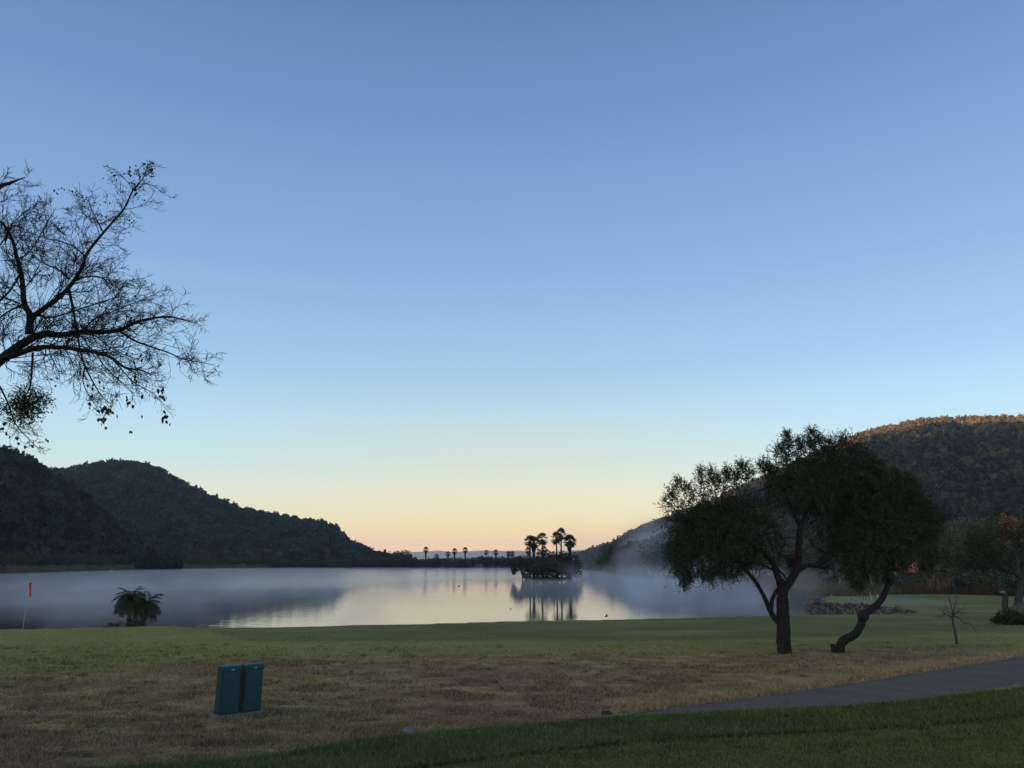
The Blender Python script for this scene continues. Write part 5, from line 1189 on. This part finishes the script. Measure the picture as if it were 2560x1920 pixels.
# jetty with white rails
J0 = flat(1641, 173.0, LAKE_Z); jt = thing('jetty', tuple(J0), 'white railed jetty on the misty inlet shore', 'jetty')
W_ = 5.4
boxes('deck', [((-0.1, -0.1, 0.18), (W_ + 0.1, 2.0, 0.30))], M['grey_white'], jt)
for y_ in (0.0, 1.9):
    boxes('rail', [((-0.05, y_ - 0.04, z_), (W_ + 0.05, y_ + 0.04, z_ + 0.09)) for z_ in (0.72, 1.22)], M['white_paint'], jt)
for x_ in np.linspace(0, W_, 5):
    for y_ in (0.0, 1.9): boxes('post', [((x_ - 0.05, y_ - 0.05, -0.5), (x_ + 0.05, y_ + 0.05, 1.215))], M['white_paint'], jt)

# ------------------------------------------------------------------ the little putting green on its stone-walled point
G = [flat(px, y)[:2] for px, y in [(2033, 62.2), (2064, 60.6), (2121, 58.8), (2190, 56.0), (2232, 54.3), (2275, 53.0), (2338, 53.4), (2380, 56.5), (2360, 60.5), (2300, 62.4), (2200, 63.2), (2110, 63.6), (2050, 63.6)]]
G = np.array(G); cen = G.mean(0)
def ring(k_): return cen + (G - cen) * k_
g = Acc(); ks = [0.0001, 0.35, 0.7, 0.93, 1.0]; n = len(G); V = []
for kk in ks:
    rr_ = ring(kk); V.append(np.column_stack([rr_, np.maximum(height(rr_[:, 0], rr_[:, 1]), -0.25) + (0.05 if kk < 1 else 0.012)]))
V = np.concatenate(V); q = [(a_ * n + i, a_ * n + (i + 1) % n, (a_ + 1) * n + (i + 1) % n, (a_ + 1) * n + i) for a_ in range(len(ks) - 1) for i in range(n)]
g.add(V, np.array(q)[:, ::-1]); tag(link('putting_green', g.mesh('putting_green', M['green_grass'], True)), kind='structure')
# retaining wall of loose stones along the point
WL = np.array([flat(px, y, 0)[:2] for px, y in [(2275, 50.4), (2262, 51.2), (2230, 52.8), (2190, 55.5), (2121, 58.2), (2060, 60.2), (2034, 61.3), (2027, 62.6), (2034, 64.4), (2048, 66.0)]])
WS = spline(np.column_stack([WL, np.zeros(len(WL))]), 24)[:, :2]
wroot = thing('stone_wall', (WL[4][0], WL[4][1], LAKE_Z), 'low rubble stone retaining wall holding up the putting green point', 'wall')
st_ = Acc(); wo = np.array((WL[4][0], WL[4][1], LAKE_Z)); core = Acc()
sg = norm(np.gradient(WS, axis=0)); nrm = np.column_stack([sg[:, 1], -sg[:, 0]])
if np.dot(nrm[100], cen - WS[100]) > 0: nrm = -nrm
top_z = np.interp(np.arange(len(WS)), [0, 14, 40, 90, len(WS)], [-0.20, -0.16, -0.10, -0.12, -0.14])
ico = bmesh.new(); bmesh.ops.create_icosphere(ico, subdivisions=1, radius=1.0); iv = np.array([v.co[:] for v in ico.verts]); it = np.array([[v.index for v in f.verts] for f in ico.faces]); ico.free()
cum = np.concatenate([[0], np.cumsum(np.linalg.norm(np.diff(WS, axis=0), axis=1))])
q = 0.0
while q < cum[-1]:
    i = min(len(WS) - 1, np.searchsorted(cum, q)); zt = top_z[i]; z = LAKE_Z - 0.15
    hgt_ = zt - LAKE_Z
    while z < zt - 0.02:
        s_ = rng.uniform(0.075, 0.15); t_ = (z - LAKE_Z) / max(0.1, hgt_)
        p = np.array((WS[i][0], WS[i][1], 0)) + np.array((nrm[i][0], nrm[i][1], 0)) * (0.32 * (1 - t_) + rng.normal() * 0.03); p[2] = z + s_ * 0.6
        vv = iv * (0.75 + 0.5 * rng.random((len(iv), 1))) * s_ * np.array((rng.uniform(0.9, 1.4), rng.uniform(0.9, 1.3), rng.uniform(0.7, 1.0))); ro = rng.uniform(0, 6); c_, s2 = math.cos(ro), math.sin(ro)
        vv = np.column_stack([vv[:, 0] * c_ - vv[:, 1] * s2, vv[:, 0] * s2 + vv[:, 1] * c_, vv[:, 2]])
        st_.add(vv + p - wo, None, it, rng.random()); z += s_ * 1.25
    q += 0.17
link('stones', st_.mesh('wall_stones', M['rock']), wroot)
V = []
for i in range(len(WS)):
    a_ = np.array((*WS[i], 0)); nn_ = np.array((*nrm[i], 0))
    for (o_, z_) in [(0.30, LAKE_Z - 0.4), (0.0, top_z[i] - 0.06), (-0.9, top_z[i] - 0.05), (-0.9, LAKE_Z - 0.4)]: V.append(a_ + nn_ * o_ + np.array((0, 0, z_)) - wo)
core.add(V, [(i * 4 + j, i * 4 + j + 1, i * 4 + 5 + j, i * 4 + 4 + j) for i in range(len(WS) - 1) for j in range(3)]); link('core', core.mesh('wall_core', M['dark_stone']), wroot)
# marker stakes and the short pin
def stake(name, px, Y, h, mat, label, group=None, r=0.02, lean=0.0, cat='stake', z=None):
    b = seat(px, Y);  b[2] = z if z is not None else b[2]
    r_ = thing(name, tuple(b), label, cat, group); a = Acc(); tube(a, [(0, 0, -0.1), (lean * h * 0.5, 0, h * 0.5), (lean * h, 0, h)], r, 6, True); link('shaft', a.mesh(name, M[mat]), r_)
    a = Acc(); tube(a, [(lean * h, 0, h - 0.10), (lean * h, 0, h + 0.012)], r * 1.25, 6, True); link('cap', a.mesh(name + '_cap', M['yellow' if mat != 'black' else 'black']), r_)
Z9 = lambda x: 2000 + x / 7.373
for (x, Y, h, lb, ln) in [(258, 61.6, 0.28, 'short pale stake on the rounded end of the stone wall', 0.0), (590, 64.5, 0.22, 'tiny pale stake behind the middle of the putting green', 0.0), (800, 58.6, 0.24, 'leaning pale stake on top of the stone wall by the green', -0.25), (1043, 47.2, 0.22, 'pale stake on the near turf edge in front of the stone wall', 0.0),
                          (1435, 63.6, 0.2, 'tiny pale stake behind the putting green near the mound', 0.0), (1862, 51.2, 0.28, 'leaning pale stake where the stone wall meets the turf', -0.22), (295, 61.0, 0.16, 'smallest pale peg among the stones at the wall end', 0.0)]:
    stake('marker_stake', Z9(x), Y, h, 'grey_white', lb, None, 0.022, ln)
stake('practice_pin', Z9(1330), 58.4, 0.66, 'yellow', 'yellow topped leaning pin standing on the putting green', None, 0.018, -0.12, 'pin')
stake('edge_post', 883 * DK, 42.2, 0.30, 'black', 'dark short post on the crest of the fairway over the bright water', None, 0.03, 0.0, 'post')
stake('edge_post', 1480 + 2035 / 6.9125, 45.2, 0.24, 'black', 'dark short post on the crest of the fairway over the misty water', None, 0.03, 0.0, 'post')
stake('edge_post', 880 + 1443 / 2.765, 44.5, 0.26, 'black', 'dark short post on the crest below the palm reflections', None, 0.025, 0.0, 'post')
# birds
def bird(name, loc, s, mat, label, rz, flying=False):
    r_ = thing(name, tuple(loc), label, 'bird', None, rz); a = Acc()
    if flying:
        tube(a, np.array([(-0.5, 0, 0), (-0.25, 0, 0.02), (0, 0, 0.03), (0.3, 0, 0.0), (0.42, 0, 0.0)]) * s, np.array([0.01, 0.07, 0.10, 0.06, 0.01]) * s, 7, True)
        for sg in (-1, 1): a.add(np.array([(0.1, 0.05 * sg, 0.05), (-0.2, 0.05 * sg, 0.05), (-0.28, 0.55 * sg, 0.42), (-0.02, 0.5 * sg, 0.38), (-0.45, 1.05 * sg, 0.62)]) * s, [(0, 1, 2, 3)], [(3, 2, 4)])
    else:
        tube(a, np.array([(-0.75, 0, 0.18), (-0.4, 0, 0.26), (-0.1, 0, 0.34), (0.2, 0, 0.42), (0.32, 0, 0.55), (0.38, 0, 0.66), (0.48, 0, 0.68), (0.56, 0, 0.66)]) * s, np.array([0.03, 0.07, 0.16, 0.15, 0.08, 0.085, 0.05, 0.01]) * s, 8, True)
        for sg in (-1, 1): tube(a, np.array([(0, 0.06 * sg, 0.25), (0.02, 0.07 * sg, 0.12), (0, 0.07 * sg, -0.02)]) * s, 0.018 * s, 4, True)
    link('body', a.mesh(name, M[mat], True), r_)
bird('perched_bird', seat(880 + 838 / 2.765, 43.4), 0.30, 'bird', 'small dark bird standing on the fairway crest', R(20))
bird('flying_bird', at(1480 + 245 / 6.9125, 1320 + 1533 / 6.9125, 42.0), 0.24, 'bird', 'dark bird flying low over the fairway crest with raised wings', R(160), True)
bird('perched_bird', seat(1600 + 614 / 2.765, 45.0), 0.24, 'bird', 'tiny dark bird on the crest near the forked evergreen trunk', R(200))
bird('white_egret', flat(279, 275, LAKE_Z), 0.9, 'white_feather', 'white egret at the waterline below the near hill', R(0))
bird('floating_duck', flat(1147, 118, LAKE_Z - 0.1), 0.42, 'bird', 'small dark duck floating on open water towards the far palms', R(30))
bird('floating_duck', flat(1278, 63.5, LAKE_Z - 0.08), 0.22, 'bird', 'tiny dark duck floating on the bright water nearer the island', R(150))

# ------------------------------------------------------------------ reeds
def reeds(name, label, path, n, hr, wd, depth, mat, z=None):
    P_ = np.array(path); seg = np.linalg.norm(np.diff(P_, axis=0), axis=1); cu = np.concatenate([[0], np.cumsum(seg)]); q = rng.random(n) * cu[-1]
    x = np.interp(q, cu, P_[:, 0]); y = np.interp(q, cu, P_[:, 1]) + rng.random(n) * depth; x = x + rng.normal(size=n) * 0.4
    zz = np.maximum(height(x, y), LAKE_Z) - 0.05 if z is None else np.full(n, z)
    lump = fbm(x * 0.25, y * 0.25, 77, 3); h = hr[0] + (hr[1] - hr[0]) * rng.random(n) * (0.4 + 1.1 * lump)
    d = np.stack([rng.normal(size=n) * 0.18, rng.normal(size=n) * 0.18, np.ones(n)], 1)
    a = Acc(); diamonds(a, np.stack([x, y, zz], 1), d, h, wd, np.clip(0.3 * rng.random(n) + 0.9 * (lump - 0.15), 0, 1), 0.03)
    tag(link(name, a.mesh(name, mat)), label, 'reeds', None, 'stuff')
reeds('reed_bed', 'tawny reeds standing along the far waterline', [flat(px_, shoreY(px_) - 1.0, 0)[:2] for px_ in range(-80, 700, 30)], 9000, (0.8, 2.6), 0.10, 4.0, M['reed'], LAKE_Z)
reeds('point_reeds', 'dense green reeds behind the putting green', [flat(px_, y_)[:2] for px_, y_ in [(1975, 82), (2010, 74), (2060, 68.5), (2150, 66.5), (2230, 66.5)]], 9000, (0.5, 1.35), 0.02, 4.0, M['green_reed'])
reeds('inlet_reeds', 'tall tawny reeds along the inlet bank', [flat(px_, y_)[:2] for px_, y_ in [(1940, 100), (1985, 86), (2040, 76)]], 6000, (1.0, 2.3), 0.03, 5.0, M['reed'])
reeds('brown_scrub', 'low russet scrub along the back edge of the course', [flat(px_, y_)[:2] for px_, y_ in [(2210, 70), (2300, 68.5), (2420, 69), (2600, 68)]], 8000, (0.25, 0.95), 0.035, 5.0, M['dry_leaf'])

# ------------------------------------------------------------------ trees, palms and a red-roofed hut behind the green
back = 'dusky trees behind the golf green'
for (kd, px_, tp, Y, lb, wd) in [('fine', 1985, 1372, 118, 'dusky tree over the inlet reeds seen below the large evergreen', 1.0), ('fine', 2075, 1330, 128, 'tall dusky tree behind the pale palm trunks', 1.0), ('fine', 2165, 1345, 112, 'drooping tree behind the putting green between palm trunks and leaning trunk', 1.0), ('finebush', 2195, 1438, 88, 'dark bush behind the putting green pin', 1.5),
                                 ('finebush', 2245, 1446, 92, 'dark bush in front of the hut beside the crooked trunk', 1.6), ('fine', 2255, 1372, 150, 'tree behind the red roofed hut', 1.1), ('fine', 2345, 1318, 96, 'pale green weeping tree rising behind the skirted palm', 0.9), ('finebush', 2335, 1430, 86, 'leafy bush at the edge of the hut', 1.2), ('finedry', 2290, 1458, 84, 'low brownish bush in front of the hut', 1.6),
                                 ('fine', 2440, 1300, 104, 'dark tree behind the twin stemmed tree, on the hut side', 1.0), ('fine', 2525, 1305, 98, 'dark tree behind the twin stemmed tree, on the boulder side', 1.1), ('finebush', 2420, 1432, 82, 'dark green bush behind the sapling', 1.6), ('finebush', 2490, 1436, 80, 'rounded dark bush behind the two stems', 1.7), ('finedry', 2455, 1462, 76, 'low rusty bush behind the sapling', 1.6),
                                 ('finebush', 2560, 1440, 80, 'dark bush behind the boulder', 1.7), ('fine', 2600, 1320, 92, 'dark tree cut by the picture edge above the boulder', 1.0), ('finebush', 2120, 1452, 84, 'dark bush between the two pale palm trunks', 1.3), ('finebush', 2030, 1450, 90, 'dark bush rising from the inlet reeds', 1.4), ('finedry', 2375, 1466, 78, 'russet bush beside the skirted palm foot', 1.3),
                                 ('fine', 1900, 1368, 170, 'misty tree on the inlet bank seen through the large evergreen', 1.0), ('fine', 1830, 1366, 190, 'misty tree behind the forked trunk', 1.0), ('fine', 1760, 1362, 196, 'misty tree under the hanging tips of the large evergreen', 1.0)]:
    plant_tree(kd, px_, tp, Y, lb, None, wd, name='background_tree' if 'bush' not in kd and kd != 'finedry' else 'background_bush', cat='tree' if 'bush' not in kd and kd != 'finedry' else 'bush')
plant_tree('orange', 2556, 1290, 72, 'small tree with sunlight painted into its orange leaves above the boulder', None, 0.62, name='sun_painted_tree')
# pale stout palm trunks and skirted palms
def skirt_palm(px_, py_base, top_py, Y, r, skirt_top_py, skirt_bot_py, label, crown=True, lean=0.0, sk_r=0.8, mat='skirt'):
    b = flat(px_, Y); b[2] = float(height(b[:1], b[1:2])[0]) - 0.1
    root = thing('skirted_palm', tuple(b), label, 'palm'); zt = at(px_, top_py, Y)[2] - b[2]; z1 = at(px_, skirt_top_py, Y)[2] - b[2]; z0 = max(0.05, at(px_, skirt_bot_py, Y)[2] - b[2])
    a = Acc(); pts = np.array([(lean * q_ * zt, 0, q_ * zt) for q_ in np.linspace(0, 0.9, 9)]); tube(a, pts, np.linspace(r * 1.2, r * 0.85, 9), 12, True, 0.5, 0.14); link('trunk', a.mesh('palm_trunk', M['pale_bark'], True), root)
    s_ = Acc(); n = int(260 * sk_r * max(0.4, z1 - z0))
    q_ = rng.random(n); z = z0 + 0.5 + (z1 - z0 - 0.4) * q_; az = rng.uniform(0, 6.283, n); rr = (sk_r * (0.35 + 0.65 * q_)) * rng.uniform(0.8, 1.1, n)
    p = np.stack([lean * z + np.cos(az) * rr, np.sin(az) * rr, z], 1); d = np.stack([np.cos(az) * 0.12, np.sin(az) * 0.12, -np.ones(n)], 1) + rng.normal(size=(n, 3)) * 0.12
    diamonds(s_, p, d, rng.uniform(0.5, 1.1, n), 0.045); link('dry_skirt', s_.mesh('palm_skirt', M[mat]), root)
    if crown:
        c = Acc(); top = np.array((lean * zt, 0, zt * 0.88))
        for k_ in range(54):
            qq = (k_ + 0.5) / 54; az = k_ * 2.39996 + rng.normal() * 0.2; el = R(85 - 115 * qq + rng.normal() * 7); d = np.array((math.cos(az) * math.cos(el), math.sin(az) * math.cos(el), math.sin(el))); c0 = top + d * 1.1
            side = norm(np.cross(d, (0, 0, 1.0)) + 1e-6); upv = np.cross(side, d); tt = rng.random(); tube(c, [top, c0], [0.02, 0.012], 3, False, tt)
            bl = np.linspace(-1.35, 1.35, 17); bd = norm(d * np.cos(bl)[:, None] + side * np.sin(bl)[:, None] + np.array((0, 0, -0.28)))
            diamonds(c, np.repeat(c0[None], 17, 0), bd, 0.85 * (0.75 + 0.25 * np.cos(bl)), 0.035, np.full(17, tt))
        link('crown', c.mesh('palm_crown', M['palm_leaf']), root)
    return root
skirt_palm(2352, 1490, 1398, 69.5, 0.28, 1420, 1492, 'fan palm with a thick hanging straw skirt behind the sapling', True, 0.0, 1.0)
skirt_palm(2382, 1490, 1412, 73.5, 0.26, 1442, 1492, 'greyer skirted palm half hidden behind the straw skirted palm', True, 0.0, 0.9, 'dry_skirt_dark')
skirt_palm(2114, 1480, 1350, 84, 0.42, 1380, 1476, 'stout pale palm trunk leaning away above the reeds', True, -0.09, 0.52)
skirt_palm(2126, 1480, 1352, 86, 0.52, 1384, 1476, 'massive grey palm trunk beside the leaning pale one', True, 0.0, 0.62, 'skirt')
skirt_palm(2082, 1480, 1420, 88, 0.3, 1440, 1478, 'short palm with a drooping brown skirt at the edge of the reeds', True, 0.0, 0.85, 'dry_skirt_dark')
skirt_palm(2281, 1450, 1380, 128, 0.4, 1400, 1446, 'grey palm trunk standing beside the red roofed hut', True, 0.0, 0.5)
for (px_, t_, Y, lb) in [(2182, 1424, 74, 'slim pale leafless trunk behind the putting green pin'), (2132, 1400, 82, 'slim pale trunk beside the massive palm trunk')]:
    b = flat(px_, Y); b[2] = float(height(b[:1], b[1:2])[0]); r_ = thing('slim_trunk', tuple(b), lb, 'tree'); hh = at(px_, t_, Y)[2] - b[2]
    a = Acc(); tube(a, spline([(0.05, 0, -0.1), (0.0, 0, hh * 0.4), (-0.1, 0, hh * 0.8), (-0.12, 0, hh * 1.15)], 5), np.linspace(0.10, 0.05, 16), 7, True, 0.6, 0.2); link('trunk', a.mesh('slim_trunk', M['pale_bark'], True), r_)
    c = Acc(); p = np.array((-0.12, 0, hh * 1.2)) + rng.normal(size=(500, 3)) * np.array((0.7, 0.7, 0.5)); diamonds(c, p, rng.normal(size=(500, 3)) + np.array((0, 0, -0.4)), 0.3, 0.05); link('crown', c.mesh('slim_crown', M['tree_leaf']), r_)
# hut
M['bark_plain'] = plain('dark_wood', (0.07, 0.05, 0.04), 0.8, 0.2)
hb = flat(2306, 118.0); hb[2] = float(height(hb[:1], hb[1:2])[0])
hut = thing('hut', tuple(hb), 'small dark walled hut with a red roof among the trees', 'hut', None, R(-8))
zr = at(2306, 1408, 118)[2] - hb[2]; ze = at(2306, 1431, 118)[2] - hb[2]
boxes('wall', [((-2.6, 0, -0.2), (2.6, 4.0, ze - 0.02))], M['dark_wall'], hut)
bm = bmesh.new(); pr = [(-0.45, ze - 0.06), (-0.45, ze + 0.03), (2.0, zr + 0.06), (4.45, ze + 0.03), (4.45, ze - 0.06), (2.0, zr - 0.04)]
A = [bm.verts.new((-3.0, y, z)) for y, z in pr]; B = [bm.verts.new((3.0, y, z)) for y, z in pr]; bm.faces.new(A); bm.faces.new(B[::-1])
for i in range(6): bm.faces.new([A[(i + 1) % 6], A[i], B[i], B[(i + 1) % 6]])
bmesh.ops.recalc_face_normals(bm, faces=bm.faces); bm_obj('roof', bm, M['red_roof'], hut)
boxes('door', [((-0.5, -0.05, -0.1), (0.4, 0.02, ze - 0.35))], M['bark_plain'], hut)
# small shrub with a round white head by the crooked trunk's top
leafy_bush('white_headed_shrub', 'small shrub with a round white head behind the crooked trunk', 'shrub', at(2229, 1438, 66.0) - np.array((0, 0, 0.0)), 0.34, 260, 0.13, M['white_head'], 1.0)
# fallen leaves on the bank
for k_, (x, y, s_, lb) in enumerate([(690, 432, 0.06, 'dark curled leaf fallen on the bank, nearer the dark stone'), (850, 440, 0.065, 'dark curled leaf fallen on the bank below the widening path'), (1850, 370, 0.055, 'dark fallen leaf on the bank near the path end of the lip'), (1885, 382, 0.045, 'small dark fallen leaf next to a larger one on the bank'), (1880, 690, 0.05, 'dark fallen leaf lowest on the mown bank')]):
    p = gnd(1700 + x / 2.572, 1640 + y / 2.572, 0.35); p[2] = float(height(p[:1], p[1:2])[0]) + 0.075
    a = Acc(); v = []
    for i, (t_, w_) in enumerate([(0, 0.02), (0.3, 0.4), (0.6, 0.45), (1, 0.03)]):
        for sg in (-1, 0, 1): v.append(((t_ - 0.5) * s_ * 1.4, sg * w_ * s_, (0.35 * abs(sg) + 0.2 * (t_ - 0.5) ** 2) * s_))
    a.add(v, [(i * 3 + j, i * 3 + j + 1, i * 3 + j + 4, i * 3 + j + 3) for i in range(3) for j in range(2)], None, 0.2)
    o = link('fallen_leaf', a.mesh('fallen_leaf', M['bark'])); o.location = p; o.rotation_euler = (0, 0, rng.uniform(0, 6)); tag(o, lb, 'leaf')

# leaf litter on the path and the bank
n = 420; lx = rng.uniform(-2, 22, n); ly = np.interp(lx, EDGE[:, 0], EDGE[:, 1]) + rng.normal(size=n) * 1.6 + 0.6
up_ = np.interp(lx, PATH_U[:, 0], PATH_U[:, 1]); onp = on_path(lx, ly) & (bank_s(lx, ly) < 0)
lz = np.where(onp, 0.032, height(lx, ly) + 0.05); s_ = rng.uniform(0.018, 0.05, n); a_ = rng.uniform(0, 6.283, n)
ll = Acc(); d = np.stack([np.cos(a_), np.sin(a_), rng.uniform(0.0, 0.3, n)], 1); wv_ = np.stack([-np.sin(a_), np.cos(a_), rng.uniform(-0.3, 0.3, n)], 1); p0 = np.stack([lx, ly, lz], 1)
v = np.stack([p0, p0 + d * s_[:, None] * 0.5 + wv_ * s_[:, None] * 0.35, p0 + d * s_[:, None], p0 + d * s_[:, None] * 0.5 - wv_ * s_[:, None] * 0.35], 1)
ll.add(v.reshape(-1, 3), np.arange(n * 4).reshape(n, 4), None, np.repeat(rng.random(n), 4)); tag(link('leaf_litter', ll.mesh('leaf_litter', M['skirt'])), 'small dry leaves littered over the path and the green bank', 'leaves', None, 'stuff')
for r_ in TEMPL:
    if r_['label'] == 'x':
        for ch in list(r_.children): bpy.data.objects.remove(ch)
        bpy.data.objects.remove(r_)
# ------------------------------------------------------------------ air, mist and steam
def vol(name, lo, hi, dens, col=(0.92, 0.94, 0.97), aniso=0.0, noise=None, label=None):
    a = Acc(); x0, y0, z0 = lo; x1, y1, z1 = hi
    v = [(x0, y0, z0), (x1, y0, z0), (x1, y1, z0), (x0, y1, z0), (x0, y0, z1), (x1, y0, z1), (x1, y1, z1), (x0, y1, z1)]
    a.add(v, [(0, 3, 2, 1), (4, 5, 6, 7), (0, 1, 5, 4), (1, 2, 6, 5), (2, 3, 7, 6), (3, 0, 4, 7)])
    m = bpy.data.materials.new(name); m.use_nodes = True; t = m.node_tree
    for n in list(t.nodes):
        if n.type != 'OUTPUT_MATERIAL': t.nodes.remove(n)
    pv = t.nodes.new('ShaderNodeVolumePrincipled'); pv.inputs['Color'].default_value = col + (1,)
    pv.inputs['Density'].default_value = dens; pv.inputs['Anisotropy'].default_value = aniso
    t.links.new(pv.outputs[0], t.nodes['Material Output'].inputs['Volume'])
    if noise:                                   # (scale xyz, low, high, height of fade, edge fade, step rate)
        sc, nlo, nhi, hfade, edge, rate = noise
        k = t.links.new; tc = t.nodes.new('ShaderNodeTexCoord'); mp = t.nodes.new('ShaderNodeMapping'); mp.inputs['Scale'].default_value = sc
        nz = t.nodes.new('ShaderNodeTexNoise'); nz.inputs['Scale'].default_value = 1.0; nz.inputs['Detail'].default_value = 3.5; nz.inputs['Distortion'].default_value = 0.6
        k(tc.outputs['Object'], mp.inputs[0]); k(mp.outputs[0], nz.inputs['Vector'])
        mr = t.nodes.new('ShaderNodeMapRange'); mr.inputs['From Min'].default_value = nlo; mr.inputs['From Max'].default_value = nhi; mr.inputs['To Max'].default_value = dens
        k(nz.outputs['Fac'], mr.inputs['Value']); out = mr.outputs[0]
        sp = t.nodes.new('ShaderNodeSeparateXYZ'); k(tc.outputs['Object'], sp.inputs[0])
        def fade(sock, a0, a1):
            global_f = t.nodes.new('ShaderNodeMapRange'); global_f.interpolation_type = 'SMOOTHSTEP'
            global_f.inputs['From Min'].default_value = a0; global_f.inputs['From Max'].default_value = a1
            k(sock, global_f.inputs['Value']); return global_f.outputs[0]
        fs = [fade(sp.outputs['Z'], z1, z1 - hfade), fade(sp.outputs['X'], x0, x0 + edge), fade(sp.outputs['X'], x1, x1 - edge), fade(sp.outputs['Y'], y0, y0 + edge), fade(sp.outputs['Y'], y1, y1 - edge)]
        for f_ in fs:
            mm = t.nodes.new('ShaderNodeMath'); mm.operation = 'MULTIPLY'; k(out, mm.inputs[0]); k(f_, mm.inputs[1]); out = mm.outputs[0]
        k(out, pv.inputs['Density']); m.cycles.volume_step_rate = rate
    o = link(name, a.mesh(name, m)); tag(o, label, 'mist' if label else None, None, 'stuff')
    return o
vol('haze', (-1250, -1900, -3.2), (2600, 6300, 156), 0.00016, (0.72, 0.85, 1.0))

def lake_mist(name, ymin, top, dens, label):
    # the lake's outline, drawn in a little and cut off on the near side, as a thin prism
    pl = [(x, max(y, ymin)) for x, y in LAKE if y < 420]
    pts = []
    for q_ in pl:
        if not pts or (abs(q_[0] - pts[-1][0]) + abs(q_[1] - pts[-1][1])) > 0.5: pts.append(q_)
    pts = [p_ for p_ in pts if not (p_[1] <= ymin + 0.01 and p_[0] > 22)]
    bm = bmesh.new(); lo = [bm.verts.new((x, y, LAKE_Z - 0.1)) for x, y in pts]; hi = [bm.verts.new((x, y, LAKE_Z + top)) for x, y in pts]
    n_ = len(pts); bm.faces.new(lo[::-1]); bm.faces.new(hi)
    for i_ in range(n_): bm.faces.new([lo[i_], lo[(i_ + 1) % n_], hi[(i_ + 1) % n_], hi[i_]])
    bmesh.ops.recalc_face_normals(bm, faces=bm.faces); bmesh.ops.triangulate(bm, faces=bm.faces)
    m = bpy.data.materials.new(name); m.use_nodes = True; t = m.node_tree
    for nn_ in list(t.nodes):
        if nn_.type != 'OUTPUT_MATERIAL': t.nodes.remove(nn_)
    pv = t.nodes.new('ShaderNodeVolumePrincipled'); pv.inputs['Color'].default_value = (0.90, 0.96, 0.975, 1); pv.inputs['Density'].default_value = dens; pv.inputs['Anisotropy'].default_value = 0.25
    t.links.new(pv.outputs[0], t.nodes['Material Output'].inputs['Volume'])
    me = bpy.data.meshes.new(name); bm.to_mesh(me); bm.free(); me.materials.append(m); tag(link(name, me), label, 'mist', None, 'stuff')
lake_mist('lake_mist', 50, 0.3, 0.012, 'low mist skin on the open water')
lake_mist('lake_mist', 66, 0.5, 0.0070, 'thin white mist lying on the far water')
vol('steam', (8, 160, LAKE_Z - 0.1), (66, 252, 15), 0.055, (0.94, 0.98, 0.985), 0.25, noise=((0.065, 0.03, 0.055), 0.48, 0.72, 13.0, 15.0, 0.35), label='steam rising in a plume beside the island')
vol('steam', (6, 52, LAKE_Z - 0.1), (31, 150, 3.2), 0.048, (0.94, 0.98, 0.985), 0.25, noise=((0.20, 0.08, 0.11), 0.46, 0.64, 3.6, 8.0, 0.3), label='pale steam drifting over the inlet water')
vol('steam', (-78, 44, LAKE_Z - 0.1), (-6, 130, 1.5), 0.038, (0.94, 0.98, 0.985), 0.25, noise=((0.16, 0.06, 0.22), 0.47, 0.68, 2.2, 8.0, 0.3), label='faint wisps over the dark reflection by the feather palms')
